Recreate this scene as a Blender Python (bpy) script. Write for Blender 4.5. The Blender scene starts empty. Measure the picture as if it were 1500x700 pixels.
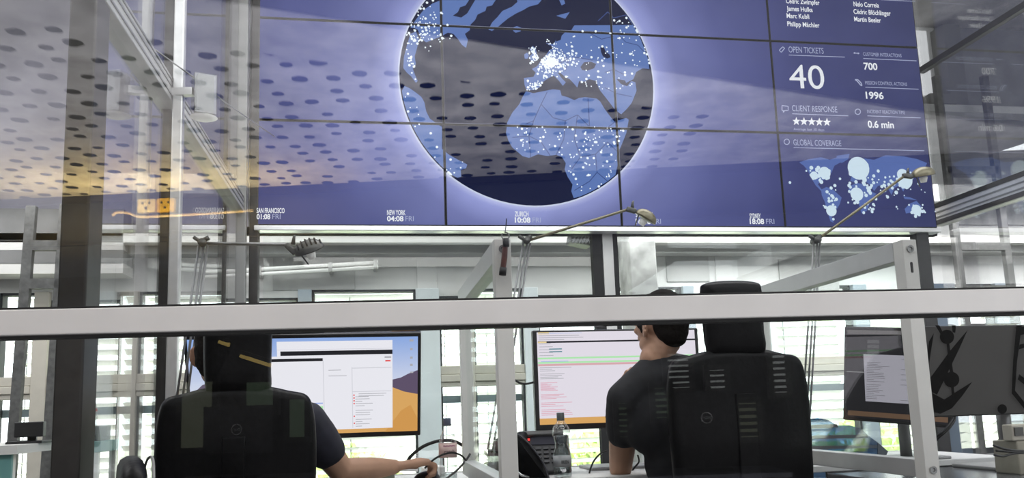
import bpy, bmesh, math, random
from mathutils import Vector, Matrix, Euler
from mathutils.geometry import tessellate_polygon
random.seed(7)
S = bpy.context.scene
COL = S.collection
V = Vector
PI = math.pi

# ---------------------------------------------------------------- camera
F, PY, CAMH = 1178.0, 435.0, 0.98          # focal length in px of a 1500x700 frame, row of the optical axis, height
ax = V((6877, PY - 358, -F)).normalized()
ay = V((-200, PY - 604, -F)); ay = (ay - ax * ax.dot(ay)).normalized()
az = ax.cross(ay)
ROT = Matrix((ax, ay, az))                   # camera axes -> world axes
cd = bpy.data.cameras.new('camera'); cam = bpy.data.objects.new('camera', cd); COL.objects.link(cam)
cam.matrix_world = Matrix.Translation((0, 0, CAMH)) @ ROT.to_4x4()
cd.sensor_fit = 'HORIZONTAL'; cd.sensor_width = 36.0; cd.lens = 36.0 * F / 1500
cd.shift_y = (PY - 350) / 1500.0
cd.clip_start = 0.05
S.camera = cam
S.view_settings.view_transform = 'Standard'; S.view_settings.look = 'None'
S.view_settings.gamma = 1; S.view_settings.use_curve_mapping = False
S.view_settings.exposure = 0.0
S.cycles.transparent_max_bounces = 40; S.cycles.max_bounces = 10
S.cycles.use_denoising = True
S.cycles.caustics_reflective = False; S.cycles.caustics_refractive = False
# ---------------------------------------------------------------- world and lights
W = bpy.data.worlds.new('world'); S.world = W; W.use_nodes = True
W.node_tree.nodes['Background'].inputs[0].default_value = (0.93, 0.97, 1, 1)
W.node_tree.nodes['Background'].inputs[1].default_value = 4.0
def area(name, loc, rot, sx, sy, power, col=(1, 1, 1)):
    l = bpy.data.lights.new(name, 'AREA'); l.shape = 'RECTANGLE'; l.size = sx; l.size_y = sy; l.energy = power; l.color = col
    o = bpy.data.objects.new(name, l); COL.objects.link(o); o.location = loc; o.rotation_euler = rot
    return o
sl = bpy.data.lights.new('sun', 'SUN'); sl.energy = 6; sl.angle = 0.02; sl.color = (1, .97, .9)
so = bpy.data.objects.new('sun', sl); COL.objects.link(so); so.rotation_euler = (math.radians(-38), math.radians(20), 0)
area('room_fill', (1.4, 3.6, 4.1), (0, 0, 0), 4.4, 1.2, 125)  # unseen fill added under the ceiling for the whole room
area('window_corridor_fill', (4.2, 5.8, 2.62), (0, 0, 0), 5.6, .5, 150)  # added fill lifting the brighter half of the far wall
area('window_corridor_dim_fill', (-1.4, 5.8, 2.62), (0, 0, 0), 4.5, .5, 34)  # weaker added fill for the darker half
area('side_room_fill', (-3.4, 4.0, 4.1), (0, 0, 0), 2.6, 3, 75)  # unseen fill added to brighten the side room
area('corridor_front_fill', (0.6, .5, 2.86), (math.radians(14), 0, 0), 5, .5, 58, (1, .97, .94))  # unseen fill added above the camera to light the front rail
area('corridor_ceiling_fill', (0.3, -1.7, 0.35), (math.radians(180), 0, 0), 6, 2.0, 195, (.98, .97, 1))  # unseen fill added low down to light the mirrored ceiling

# ---------------------------------------------------------------- helpers
def ray(px, py): return ROT @ V((px - 750, PY - py, -F))
def P(px, py, Y=None, X=None, Z=None):
    """Room point seen at that pixel of the photograph, on the plane Y=.., X=.. or Z=.."""
    d = ray(px, py)
    t = Y / d.y if Y is not None else (X / d.x if X is not None else (Z - CAMH) / d.z)
    return d * t + V((0, 0, CAMH))

MATS = {}
def mat(name, col, rough=.5, metal=0, noise=0, nscale=8, emit=None, estr=0, spec=.5, bump=0, trans=0, coat=0):
    if name in MATS: return MATS[name]
    m = bpy.data.materials.new(name); m.use_nodes = True
    nt = m.node_tree; b = nt.nodes['Principled BSDF']
    c = (*col, 1)
    b.inputs['Base Color'].default_value = c
    b.inputs['Roughness'].default_value = rough; b.inputs['Metallic'].default_value = metal
    b.inputs['Specular IOR Level'].default_value = spec
    b.inputs['Transmission Weight'].default_value = trans
    b.inputs['Coat Weight'].default_value = coat
    if emit:
        b.inputs['Emission Color'].default_value = (*emit, 1); b.inputs['Emission Strength'].default_value = estr
    if noise or bump:
        tc = nt.nodes.new('ShaderNodeTexCoord'); n = nt.nodes.new('ShaderNodeTexNoise')
        n.inputs['Scale'].default_value = nscale; n.inputs['Detail'].default_value = 6
        nt.links.new(tc.outputs['Object'], n.inputs['Vector'])
        if noise:
            r = nt.nodes.new('ShaderNodeValToRGB')
            r.color_ramp.elements[0].position = .3; r.color_ramp.elements[1].position = .7
            r.color_ramp.elements[0].color = (*[x * (1 - noise) for x in col], 1)
            r.color_ramp.elements[1].color = (*[min(1, x * (1 + noise)) for x in col], 1)
            nt.links.new(n.outputs['Fac'], r.inputs['Fac']); nt.links.new(r.outputs['Color'], b.inputs['Base Color'])
        if bump:
            bp = nt.nodes.new('ShaderNodeBump'); bp.inputs['Strength'].default_value = bump; bp.inputs['Distance'].default_value = .01
            nt.links.new(n.outputs['Fac'], bp.inputs['Height']); nt.links.new(bp.outputs['Normal'], b.inputs['Normal'])
    MATS[name] = m
    return m
def glow(name, col, s=1.0):
    if name in MATS: return MATS[name]
    m = bpy.data.materials.new(name); m.use_nodes = True; nt = m.node_tree
    nt.nodes.clear(); o = nt.nodes.new('ShaderNodeOutputMaterial'); e = nt.nodes.new('ShaderNodeEmission')
    e.inputs[0].default_value = (*col, 1); e.inputs[1].default_value = s
    nt.links.new(e.outputs[0], o.inputs[0]); MATS[name] = m
    return m
def pane(name, base, edge, tint=(1, 1, 1), blend=.25, rough=0.0):
    """thin clear sheet: lets light straight through, mirrors a share that grows at grazing angles"""
    if name in MATS: return MATS[name]
    m = bpy.data.materials.new(name); m.use_nodes = True; nt = m.node_tree
    nt.nodes.clear(); o = nt.nodes.new('ShaderNodeOutputMaterial')
    t = nt.nodes.new('ShaderNodeBsdfTransparent'); t.inputs[0].default_value = (*tint, 1)
    g = nt.nodes.new('ShaderNodeBsdfGlossy'); g.inputs['Roughness'].default_value = rough
    lw = nt.nodes.new('ShaderNodeLayerWeight'); lw.inputs[0].default_value = blend
    mr = nt.nodes.new('ShaderNodeMapRange'); mr.inputs['To Min'].default_value = base; mr.inputs['To Max'].default_value = edge
    nt.links.new(lw.outputs['Facing'], mr.inputs['Value'])
    mx = nt.nodes.new('ShaderNodeMixShader'); nt.links.new(mr.outputs[0], mx.inputs[0])
    nt.links.new(t.outputs[0], mx.inputs[1]); nt.links.new(g.outputs[0], mx.inputs[2]); nt.links.new(mx.outputs[0], o.inputs[0])
    MATS[name] = m
    return m

def rootloc(p):
    v = V((0, 0, 0))
    while p: v += p.location; p = p.parent
    return v
def obj(name, bm, m, parent=None, smooth=False, kind=None):
    """one mesh object from a bmesh in room coordinates"""
    me = bpy.data.meshes.new(name)
    off = rootloc(parent)
    if off.length: bmesh.ops.translate(bm, verts=bm.verts, vec=-off)
    bmesh.ops.recalc_face_normals(bm, faces=bm.faces)
    bm.to_mesh(me); bm.free()
    return link(name, me, m, parent, smooth, kind)
def link(name, me, m, parent=None, smooth=False, kind=None):
    me.name = name
    o = bpy.data.objects.new(name, me); COL.objects.link(o)
    me.materials.clear(); me.materials.append(m)
    if parent: o.parent = parent
    if smooth:
        for p in me.polygons: p.use_smooth = True
    if kind: o['kind'] = kind
    return o
def tag(o, label, cat, group=None):
    o['label'] = label; o['category'] = cat
    if group: o['group'] = group
    return o
def thing(name, label, cat, loc=(0, 0, 0), group=None):
    o = bpy.data.objects.new(name, None); COL.objects.link(o); o.location = loc; o.empty_display_size = .05
    return tag(o, label, cat, group)
def dup(root, label=None, loc=None, rotz=None):
    def cp(o, par):
        c = o.copy(); COL.objects.link(c)
        if par: c.parent = par
        for ch in list(o.children): cp(ch, c)
        return c
    r = cp(root, None)
    if label: r['label'] = label
    if loc is not None: r.location = loc
    if rotz is not None: r.rotation_euler.z = rotz
    return r
def B(): return bmesh.new()
def box(bm, c, s, rot=None, bev=0, seg=2):
    r = bmesh.ops.create_cube(bm, size=1)
    vs = r['verts']
    M = Matrix.Translation(V(c)) @ (rot.to_matrix().to_4x4() if isinstance(rot, Euler) else (rot.to_4x4() if rot else Matrix())) @ Matrix.Diagonal((*s, 1))
    bmesh.ops.transform(bm, matrix=M, verts=vs)
    if bev:
        es = list({e for v in vs for e in v.link_edges})
        bmesh.ops.bevel(bm, geom=es, offset=bev, segments=seg, affect='EDGES', profile=.5)
    return bm
def boxmm(bm, a, b, bev=0, seg=2):
    a, b = V(a), V(b)
    return box(bm, (a + b) / 2, [abs(b[i] - a[i]) for i in range(3)], None, bev, seg)
def bar(bm, p, q, w, t, up=(0, 0, 1), bev=0):
    """rectangular bar from p to q, w across, t along 'up'"""
    p, q = V(p), V(q); d = q - p; L = d.length; d.normalize()
    s = d.cross(V(up)).normalized(); u = s.cross(d).normalized()
    M = Matrix((s, d, u)).transposed()
    return box(bm, (p + q) / 2, (w, L, t), M, bev)
def tube(bm, pts, r, n=10, cap=True):
    pts = [V(p) for p in pts]; rs = r if isinstance(r, (list, tuple)) else [r] * len(pts)
    rings = []; prev = None
    for i, p in enumerate(pts):
        d = (pts[min(i + 1, len(pts) - 1)] - pts[max(i - 1, 0)]).normalized()
        if prev is None:
            a = V((0, 0, 1)) if abs(d.z) < .9 else V((1, 0, 0))
            s = d.cross(a).normalized()
        else:
            s = (prev - d * prev.dot(d)).normalized()
        prev = s; u = d.cross(s)
        rings.append([bm.verts.new(p + (s * math.cos(2 * PI * k / n) + u * math.sin(2 * PI * k / n)) * rs[i]) for k in range(n)])
    for a, b in zip(rings, rings[1:]):
        for k in range(n): bm.faces.new((a[k], a[(k + 1) % n], b[(k + 1) % n], b[k]))
    if cap: bm.faces.new(rings[0][::-1]); bm.faces.new(rings[-1])
    return bm
def spline(pts, n=8):
    pts = [V(p) for p in pts]; out = []
    for i in range(len(pts) - 1):
        p0, p1, p2, p3 = pts[max(i - 1, 0)], pts[i], pts[i + 1], pts[min(i + 2, len(pts) - 1)]
        for k in range(n):
            t = k / n
            out.append(.5 * ((2 * p1) + (p2 - p0) * t + (2 * p0 - 5 * p1 + 4 * p2 - p3) * t * t + (3 * p1 - p0 - 3 * p2 + p3) * t ** 3))
    out.append(pts[-1]); return out
def lathe(bm, prof, M=None, n=24):
    M = M or Matrix()
    rings = [[bm.verts.new(M @ V((r * math.cos(2 * PI * k / n), r * math.sin(2 * PI * k / n), z))) for k in range(n)] for r, z in prof]
    for a, b in zip(rings, rings[1:]):
        for k in range(n): bm.faces.new((a[k], a[(k + 1) % n], b[(k + 1) % n], b[k]))
    if prof[0][0] > 1e-5: bm.faces.new(rings[0][::-1])
    if prof[-1][0] > 1e-5: bm.faces.new(rings[-1])
    bmesh.ops.remove_doubles(bm, verts=[v for r in rings for v in r], dist=1e-6)
    return bm
def poly(bm, pts, thick=None):
    """filled outline (may be concave); thick: extrusion vector"""
    pts = [V(p) for p in pts]
    tris = tessellate_polygon([pts])
    vs = [bm.verts.new(p) for p in pts]
    for t in tris:
        try: bm.faces.new([vs[i] for i in t])
        except ValueError: pass
    if thick is not None:
        v2 = [bm.verts.new(p + V(thick)) for p in pts]
        for t in tris:
            try: bm.faces.new([v2[i] for i in t[::-1]])
            except ValueError: pass
        n = len(pts)
        for i in range(n): bm.faces.new((vs[i], vs[(i + 1) % n], v2[(i + 1) % n], v2[i]))
    return bm
def text_mesh(s, bold=0.0, spacing=1.0):
    c = bpy.data.curves.new('lettering', 'FONT'); c.body = s; c.size = 1; c.offset = bold; c.space_character = spacing; c.resolution_u = 6
    o = bpy.data.objects.new('lettering', c); COL.objects.link(o)
    dg = bpy.context.evaluated_depsgraph_get(); dg.update()
    me = bpy.data.meshes.new_from_object(o.evaluated_get(dg))
    bpy.data.objects.remove(o); bpy.data.curves.remove(c)
    return me
_h = text_mesh('H'); CAP = max(v.co.y for v in _h.vertices)
def text_on(name, s, origin, xdir, ydir, width, cap, m, parent, bold=0.0, spacing=1.0):
    """lettering with its baseline start at origin, width along xdir, capital height along ydir"""
    me = text_mesh(s, bold, spacing)
    xs = [v.co.x for v in me.vertices]; x0, x1 = min(xs), max(xs)
    sx = width / (x1 - x0) if width else cap / CAP
    off = rootloc(parent); o, xd, yd = V(origin), V(xdir), V(ydir)
    for v in me.vertices:
        v.co = o + xd * ((v.co.x - x0) * sx) + yd * (v.co.y * cap / CAP) - off
    return link(name, me, m, parent)

# common materials
ALU = mat('brushed_aluminium', (.62, .61, .60), .38, .55, .06, 30)
WHITE = mat('white_coated_metal', (.74, .73, .70), .45, 0, .03, 10)
BEAMM = mat('light_grey_coated_metal', (.66, .645, .635), .42, .1, .03, 12)
DARK = mat('dark_brown_steel', (.035, .032, .03), .45, .3, .2, 20)
BLACK = mat('black_plastic', (.012, .012, .013), .4, 0, .2, 30)
BLACKM = mat('black_matte', (.008, .008, .009), .8)
RUBBER = mat('black_rubber', (.01, .01, .01), .7)
GREYM = mat('grey_metal', (.25, .25, .25), .4, .6)
WALLM = mat('white_wall_paint', (.72, .72, .71), .8, 0, .06, 3)
GREYW = mat('grey_wall_paint', (.50, .50, .49), .8, 0, .08, 4)
CONC = mat('concrete', (.50, .49, .485), .85, 0, .22, 5, bump=.4)
BEIGE = mat('beige_window_frame', (.55, .52, .45), .55, 0, .05, 14)
GLASSF = pane('front_glass', .105, .5, (.985, .99, .99))
GLASSP = pane('partition_glass', .05, .42, (.99, .99, .99), .5)
GLASSW = pane('window_glass', .03, .2, (.98, 1, .99))
# ================================================================ setting
def struct(name, bm, m, parent=None): return obj(name, bm, m, parent, kind='structure')
WY = 6.6                                     # facade plane
# floors
bm = B(); boxmm(bm, (-6.5, -6.5, -.1), (9, 1.35, 0)); struct('floor_corridor', bm, mat('corridor_floor', (.10, .10, .10), .6, 0, .15, 6))
bm = B(); boxmm(bm, (-6.5, 1.35, -.1), (9, WY + .25, 0)); struct('floor', bm, mat('room_floor', (.16, .16, .165), .6, 0, .12, 9))
bm = B(); boxmm(bm, (-6.5, 1.4, 4.5), (9, WY + .25, 4.6)); struct('ceiling', bm, CONC)
# facade: bays between mullions
MUL = [(-330, 30), (-170, 30), (-20, 34), (62, 22), (190, 26), (238, 18), (447, 20), (627, 34), (686, 16), (778, 22), (893, 20), (1010, 16), (1122, 16), (1262, 20), (1386, 32), (1470, 18), (1590, 30), (1720, 30)]
mx = [(P(x, 500, Y=WY).x, P(x + w / 2, 500, Y=WY).x - P(x - w / 2, 500, Y=WY).x) for x, w in MUL]
ZT, ZB = 1.975, .42
bm = B(); boxmm(bm, (-6.5, WY, ZT), (9, WY + .22, 4.5)); 
fw = struct('wall_far', bm, WALLM)
bm = B(); boxmm(bm, (-6.5, WY, 0), (9, WY + .22, ZB)); struct('wall_far_sill', bm, GREYW)
bm = B(); boxmm(bm, (-6.7, -6.5, 0), (-6.5, WY + .2, 4.6)); struct('wall_left', bm, GREYW)
bm = B(); boxmm(bm, (9, -6.5, 0), (9.2, WY + .2, 4.6)); struct('wall_right', bm, WALLM)
bm = B(); boxmm(bm, (-6.5, WY - .02, 0), (mx[0][0], WY + .2, ZT)); boxmm(bm, (mx[-1][0], WY - .02, 0), (9, WY + .2, ZT)); struct('wall_far_end', bm, WALLM)
FROST = mat('frosted_pale_glass', (.74, .80, .82), .5, 0, .05, 5)
BLUEG = mat('blue_grey_metal', (.36, .42, .47), .45, .3)
for i, (x, w) in enumerate(mx):
    bm = B()
    if i in (7, 9, 12): m_ = FROST
    elif i in (3, 4, 8): m_ = BEIGE
    elif i in (5, 14): m_ = mat('slate_blue_metal', (.10, .13, .17), .45, .3)
    else: m_ = BLUEG
    boxmm(bm, (x - w / 2, WY - .05, ZB), (x + w / 2, WY + .12, ZT), .004); struct('trim_%d' % (i + 1), bm, m_)
SLAT = mat('white_blind_slats', (.80, .80, .78), .5, 0, .04, 3)
GASK = mat('window_gasket', (.03, .035, .04), .6)
TRM = {True: BEIGE, False: BLUEG}
nwin = 0
for i in range(len(mx) - 1):
    a, b = mx[i][0] + mx[i][1] / 2, mx[i + 1][0] - mx[i + 1][1] / 2
    top = ZT - (.0 if i % 2 == 0 else .06)
    nwin += 1
    win = bpy.data.objects.new('window_%d' % nwin, None); COL.objects.link(win); win.location = ((a + b) / 2, WY, ZB); win['kind'] = 'structure'
    bm = B()
    for (p, q) in (((a, WY, ZB), (a + .018, WY + .09, top)), ((b - .018, WY, ZB), (b, WY + .09, top)), ((a, WY, top - .02), (b, WY + .09, top)), ((a, WY, ZB), (b, WY + .09, ZB + .05))):
        boxmm(bm, p, q)
    obj('gasket', bm, GASK, win, kind='structure')
    bm = B()
    boxmm(bm, (a, WY - .03, 1.265), (b, WY + .08, 1.335), .006); boxmm(bm, (a, WY - .045, 1.205), (b, WY + .08, 1.263), .006); boxmm(bm, (a, WY - .03, 1.165), (b, WY + .08, 1.203), .006)
    obj('transom', bm, BEIGE, win, kind='structure')
    bm = B(); boxmm(bm, (a, WY + .10, 1.035), (b, WY + .14, 1.095), .004); obj('outer_rail', bm, BLUEG, win, kind='structure')
    bm = B(); boxmm(bm, (a, WY + .05, ZB), (b, WY + .06, top)); obj('pane', bm, GLASSW, win, kind='structure')
    if top < ZT:
        bm = B(); boxmm(bm, (a, WY - .005, top), (b, WY + .2, ZT)); obj('head_panel', bm, WALLM, win, kind='structure')
    # outside blind of this bay
    zt, zb = ZT - .02, ZB + .04
    t = thing('venetian_blind', 'white slatted outside blind hanging in a window bay of the far facade', 'blind', ((a + b) / 2, WY + .3, zb), 'venetian blinds of the far facade')
    bm = B(); z = zt; tilt = math.radians(-14 if i % 3 else -30)
    while z > zb:
        box(bm, ((a + b) / 2, WY + .3, z), (b - a + .02, .078, .0035), Euler((tilt, 0, 0))); z -= .085
    obj('slats', bm, SLAT, t)
    bm = B()
    for xx in (a + (b - a) * .35, ): boxmm(bm, (xx - .003, WY + .297, zb), (xx + .003, WY + .303, zt))
    obj('cord', bm, GREYM, t)
# wall details above the windows
bm = B(); boxmm(bm, P(364, 342, Y=6.3) + V((-6, 0, 0)), V((9, 6.5, P(364, 355, Y=6.3).z))); struct('beam_white', bm, WHITE)
bm = B(); boxmm(bm, V((-6.5, 6.42, P(600, 371, Y=6.42).z)), V((9, WY, P(600, 355, Y=6.42).z))); struct('beam_grey', bm, GREYW)
STAIN = mat('stained_concrete', (.42, .42, .41), .85, 0, .35, 7, bump=.4)
a, b = P(924, 400, Y=6.0), P(963, 400, Y=6.0)
bm = B(); boxmm(bm, (a.x, 6.0, 0), (b.x, 6.3, 4.5), .01); struct('column', bm, STAIN)
for (x0, x1, y0_, y1_) in ((400, 520, 372, 424), (610, 640, 360, 430), (975, 1040, 372, 412), (1046, 1075, 362, 425), (1140, 1230, 380, 425)):
    p, q = P(x0, y0_, Y=WY - .012), P(x1, y1_, Y=WY - .012)
    bm = B(); boxmm(bm, (p.x, WY - .014, q.z), (q.x, WY + .01, p.z), .003); struct('wall_panel', bm, GREYW if x0 in (400, 975, 1140) else WALLM)
# corner window strip beside the video wall and the grey wall behind the other glass
UW = mat('upper_wall_grey', (.22, .22, .218), .85, 0, .2, 4)
p, q = P(1340, -60, Y=WY - .02), P(1366, 140, Y=WY - .02)
bm = B(); boxmm(bm, (p.x - .6, WY - .03, q.z), (q.x, WY - .02, 4.45)); obj('window_30', bm, glow('daylight_strip', (.95, .97, 1), 1.1), kind='structure')
p2, q2 = P(1352, 142, Y=6.5), P(1391, 158, Y=6.5)
bm = B(); boxmm(bm, (p2.x, 6.4, q2.z), (q2.x, WY, p2.z), .004); boxmm(bm, (P(1368, 0, Y=6.5).x, 6.42, q2.z), (P(1388, 0, Y=6.5).x + .03, WY, 4.45)); struct('window_ledge', bm, mat('dark_grey_frame', (.16, .16, .15), .6))
bm = B(); boxmm(bm, (q.x + .1, WY - .03, P(1400, 262, Y=WY).z), (9, WY - .012, 4.5)); struct('wall_far_upper', bm, UW)
bm = B(); boxmm(bm, (q.x + .1, WY - .04, P(1400, 330, Y=WY).z), (9, WY - .012, P(1400, 262, Y=WY).z)); struct('wall_far_band', bm, STAIN)
bm = B(); boxmm(bm, (q.x - .3, WY - .2, P(1400, 158, Y=WY).z - .12), (9, WY - .01, P(1400, 158, Y=WY).z - .05)); struct('trim_40', bm, GREYW)
q = P(366, 100, Y=WY - .02); bm = B(); boxmm(bm, (-6.5, WY - .03, ZT + .33), (q.x, WY - .012, 4.5)); struct('wall_far_side', bm, mat('side_wall_reflected_lilac', (.36, .35, .41), .85, 0, .2, 2))  # lilac tint paints in the video wall's reflection on the side glass
# left-hand room wall bits seen through the glass
for (y0_, y1_, m_) in ((305, 352, UW), (352, 366, WHITE), (366, 386, UW), (386, 400, WHITE)):
    p, q = P(-20, y0_, Y=6.3), P(180, y1_, Y=6.3)
    bm = B(); boxmm(bm, (-6.5, 6.3, q.z), (q.x, 6.55, p.z)); struct('beam_side', bm, m_)
# outside ground and bushes
bm = B(); boxmm(bm, (-30, WY + .4, -1.2), (40, 60, -1.0)); obj('lawn', bm, mat('sunlit_lawn', (.74, .76, .62), .9, 0, .25, 2), kind='structure')
LEAF = mat('leaf_green', (.66, .78, .36), .7, 0, .3, 3)
bm = B()
for k in range(900):
    th, ph, r = random.uniform(0, 2 * PI), random.uniform(-.2, PI / 2), random.uniform(.6, 1.05)
    c = V((math.cos(th) * math.cos(ph) * r, math.sin(th) * math.cos(ph) * r, math.sin(ph) * r * 1.2))
    bm_m = Euler((random.uniform(0, 6), random.uniform(0, 6), random.uniform(0, 6))).to_matrix()
    vs = [bm.verts.new(c + bm_m @ V(q) * .11) for q in ((-1, 0, 0), (0, -.5, .1), (1, 0, 0), (0, .5, .1))]
    bm.faces.new(vs)
bush0 = obj('bush', bm, LEAF); tag(bush0, 'leafy green bush on the lawn outside the far windows', 'bush', 'bushes outside')
bush0.location = (-6, 12, -1.1); bush0.scale = (1.6, 1.6, 1.5)
for k, x in enumerate((-3.2, -.6, 1.4, 3.4, 5.8, 8.4, 11.5)):
    o = dup(bush0, None, (x + .2 * k, 12 + (k % 2) * 2.6, -1.1)); s = .95 + (k * 53 % 7) * .06; o.scale = (s, s, s)

# ---------------------------------------------------------------- front glass screen (turned a little against the room)
def gy(x): return 1.42 - .07 * x
gx0, gx1 = -2.6, 3.6
ZC = 2.9
def gl(x, z, off=0): return V((x, gy(x) + off, z))
zt0, zb0 = P(750, 441, Y=gy(.24)).z, P(750, 475, Y=gy(.24)).z
scr = thing('transom_rail', 'long light grey metal rail crossing the glass front at eye level', 'rail', gl(0, (zt0 + zb0) / 2))
# measured left and right ends differ a little in height
ztL, zbL = P(0, 444, Y=gy(-.58)).z, P(0, 482, Y=gy(-.58)).z
ztR, zbR = P(1500, 436, Y=gy(1.22)).z, P(1500, 468, Y=gy(1.22)).z
zt1, zb1 = (ztL + ztR) / 2, (zbL + zbR) / 2
bm = B(); bar(bm, gl(gx0, (zt1 + zb1) / 2), gl(gx1, (zt1 + zb1) / 2), .055, zt1 - zb1, bev=.002); obj('rail', bm, BEAMM, scr)
for zz in (zt1 + .0025, zb1 - .0025):
    bm = B(); bar(bm, gl(gx0, zz), gl(gx1, zz), .03, .005); obj('seal', bm, RUBBER, scr)
pn = thing('upper_glass_pane', 'tall clear glass pane above the grey rail mirroring the ceiling', 'glass pane', gl(.5, zt1 + .006))
bm = B(); bar(bm, gl(gx0, (zt1 + ZC) / 2 + .003), gl(gx1, (zt1 + ZC) / 2 + .003), .008, ZC - zt1 - .004); obj('glass', bm, GLASSF, pn)
pn = thing('lower_glass_pane', 'clear glass pane below the grey rail in front of the desks', 'glass pane', gl(.5, .02))
bm = B(); bar(bm, gl(gx0, (zb1 + .02) / 2 - .003), gl(gx1, (zb1 + .02) / 2 - .003), .008, zb1 - .026); obj('glass', bm, pane('lower_front_glass', .035, .4), pn)

# ---------------------------------------------------------------- corridor behind the camera, seen only mirrored in the glass
def mirror(p):
    """mirror a point about the front glass"""
    n = V((.07, 1, 0)).normalized(); q = V((0, 1.42, 0))
    return p - 2 * n.dot(p - q) * n
ZC = 2.9
def ceil(px, py): return mirror(P(px, py, Z=ZC))
A0, A1 = ceil(0, 20), ceil(1000, 160)         # where the holes begin
B0, B1 = ceil(100, 290), ceil(1130, 240)      # where the ceiling meets the far wall
bd = (B1 - B0); bd.z = 0; bd.normalize()
bn = V((-bd.y, bd.x, 0));  bn = bn if bn.y < 0 else -bn      # points away from the glass
def cpt(u, v, z=ZC): return V((B0.x, B0.y, z)) + bd * u - bn * v        # u along the far wall, v out from it
CEILM = mat('smooth_concrete_ceiling', (.54, .53, .535), .8, 0, .34, 5.0, bump=.9)
HOLE = mat('hole_dark', (.02, .02, .022), .9)
bm = B(); hb = B(); cs = .19
umin, umax = -5.0, 7.6
a_u0, a_v0 = (A0 - B0).dot(bd), -(A0 - B0).dot(bn)
a_u1, a_v1 = (A1 - B0).dot(bd), -(A1 - B0).dot(bn)
row = 0; v = 0.0; NH = 14
while v < 3.6:
    u = umin
    while u < umax:
        lim = a_v0 + (a_v1 - a_v0) * (u + cs / 2 - a_u0) / (a_u1 - a_u0)
        cu, cv = u + cs / 2 + random.uniform(-.03, .03), v + cs / 2 + random.uniform(-.03, .03)
        if v < lim and random.random() > .1 and u < 5.2:
            r0 = random.uniform(.036, .052)
            ring = [(cu + r0 * math.cos(2 * PI * k / NH), cv + r0 * math.sin(2 * PI * k / NH) * random.uniform(.8, 1.05)) for k in range(NH)]
            out = []
            for k in range(NH):
                c_, s_ = math.cos(2 * PI * k / NH), math.sin(2 * PI * k / NH); m_ = max(abs(c_), abs(s_))
                out.append((u + cs / 2 + c_ / m_ * cs / 2, v + cs / 2 + s_ / m_ * cs / 2))
            # corners are hit at multiples of 45 degrees only with 8n points, so add them as fans
            ro = [bm.verts.new(cpt(*q)) for q in out]; ri = [bm.verts.new(cpt(*q)) for q in ring]
            for k in range(NH): bm.faces.new((ro[k], ro[(k + 1) % NH], ri[(k + 1) % NH], ri[k]))
            for (sx, sy) in ((1, 1), (-1, 1), (-1, -1), (1, -1)):
                cor = (u + cs / 2 + sx * cs / 2, v + cs / 2 + sy * cs / 2)
                ang = math.atan2(sy, sx) % (2 * PI); k0 = int(ang / (2 * PI / NH)) % NH
                bm.faces.new((ro[k0], bm.verts.new(cpt(*cor)), ro[(k0 + 1) % NH]))
            hi = [hb.verts.new(cpt(*q)) for q in ring]; hu = [hb.verts.new(cpt(*q, ZC + .09)) for q in ring]
            for k in range(NH): hb.faces.new((hi[k], hi[(k + 1) % NH], hu[(k + 1) % NH], hu[k]))
            hb.faces.new(hu)
        else:
            bm.faces.new([bm.verts.new(cpt(*q)) for q in ((u, v), (u + cs, v), (u + cs, v + cs), (u, v + cs))])
        u += cs
    v += cs; row += 1
bm.faces.new([bm.verts.new(cpt(*q)) for q in ((umin - 1, v), (umax + 1, v), (umax + 1, v + 9), (umin - 1, v + 9))])
bmesh.ops.bisect_plane(bm, geom=bm.verts[:] + bm.edges[:] + bm.faces[:], plane_co=(0, 1.37, 0), plane_no=(.07, 1, 0), clear_outer=True)
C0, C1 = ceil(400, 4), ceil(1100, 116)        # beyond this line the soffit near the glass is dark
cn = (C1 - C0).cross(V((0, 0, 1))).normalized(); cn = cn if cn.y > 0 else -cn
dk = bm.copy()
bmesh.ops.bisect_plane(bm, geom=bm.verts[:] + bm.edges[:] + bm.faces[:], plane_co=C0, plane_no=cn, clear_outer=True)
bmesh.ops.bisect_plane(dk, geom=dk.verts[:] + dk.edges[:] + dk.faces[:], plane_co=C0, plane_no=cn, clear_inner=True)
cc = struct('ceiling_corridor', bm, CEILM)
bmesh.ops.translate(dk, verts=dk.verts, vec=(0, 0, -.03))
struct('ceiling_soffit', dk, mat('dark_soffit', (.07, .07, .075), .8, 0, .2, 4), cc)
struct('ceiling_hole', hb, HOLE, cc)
bm = B(); box(bm, cpt(.3, v / 2 - .2, ZC + .17), (umax - umin + 2, v + .6, .12), Matrix((bd, bn, V((0, 0, 1)))).transposed()); struct('ceiling_slab', bm, CONC, cc)
# downstand step of the smooth part
bm = B(); e0, e1 = (A0 * 1.0), (A1 * 1.0)
bar(bm, e0 + (e0 - e1) * .6 + V((0, .28, -.012)), e1 + (e1 - e0) * .8 + V((0, .28, -.012)), .5, .024, bev=.006); struct('ceiling_step', bm, CEILM, cc)
WD = mat('corridor_wall_dark', (.045, .047, .06), .7, 0, .2, 4)
bw = bpy.data.objects.new('wall_corridor', None); COL.objects.link(bw); bw['kind'] = 'structure'; bw.location = cpt(.5, 0, 0)
bm = B(); box(bm, cpt(1.3, -.06, ZC / 2), (13.5, .1, ZC), Matrix((bd, bn, V((0, 0, 1)))).transposed()); obj('wall_surface', bm, WD, bw, kind='structure')
bm = B(); box(bm, cpt(1.3, .005, 1.1), (13.5, .03, 2.2), Matrix((bd, bn, V((0, 0, 1)))).transposed()); obj('wall_reflection_mask', bm, mat('reflection_mask_black', (.008, .008, .009), .8), bw, kind='structure')  # black sheet added to keep the lower glass reflection dark
bm = B(); box(bm, cpt(1.3, .03, ZC - .42), (13.5, .05, .02), Matrix((bd, bn, V((0, 0, 1)))).transposed()); 
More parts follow.
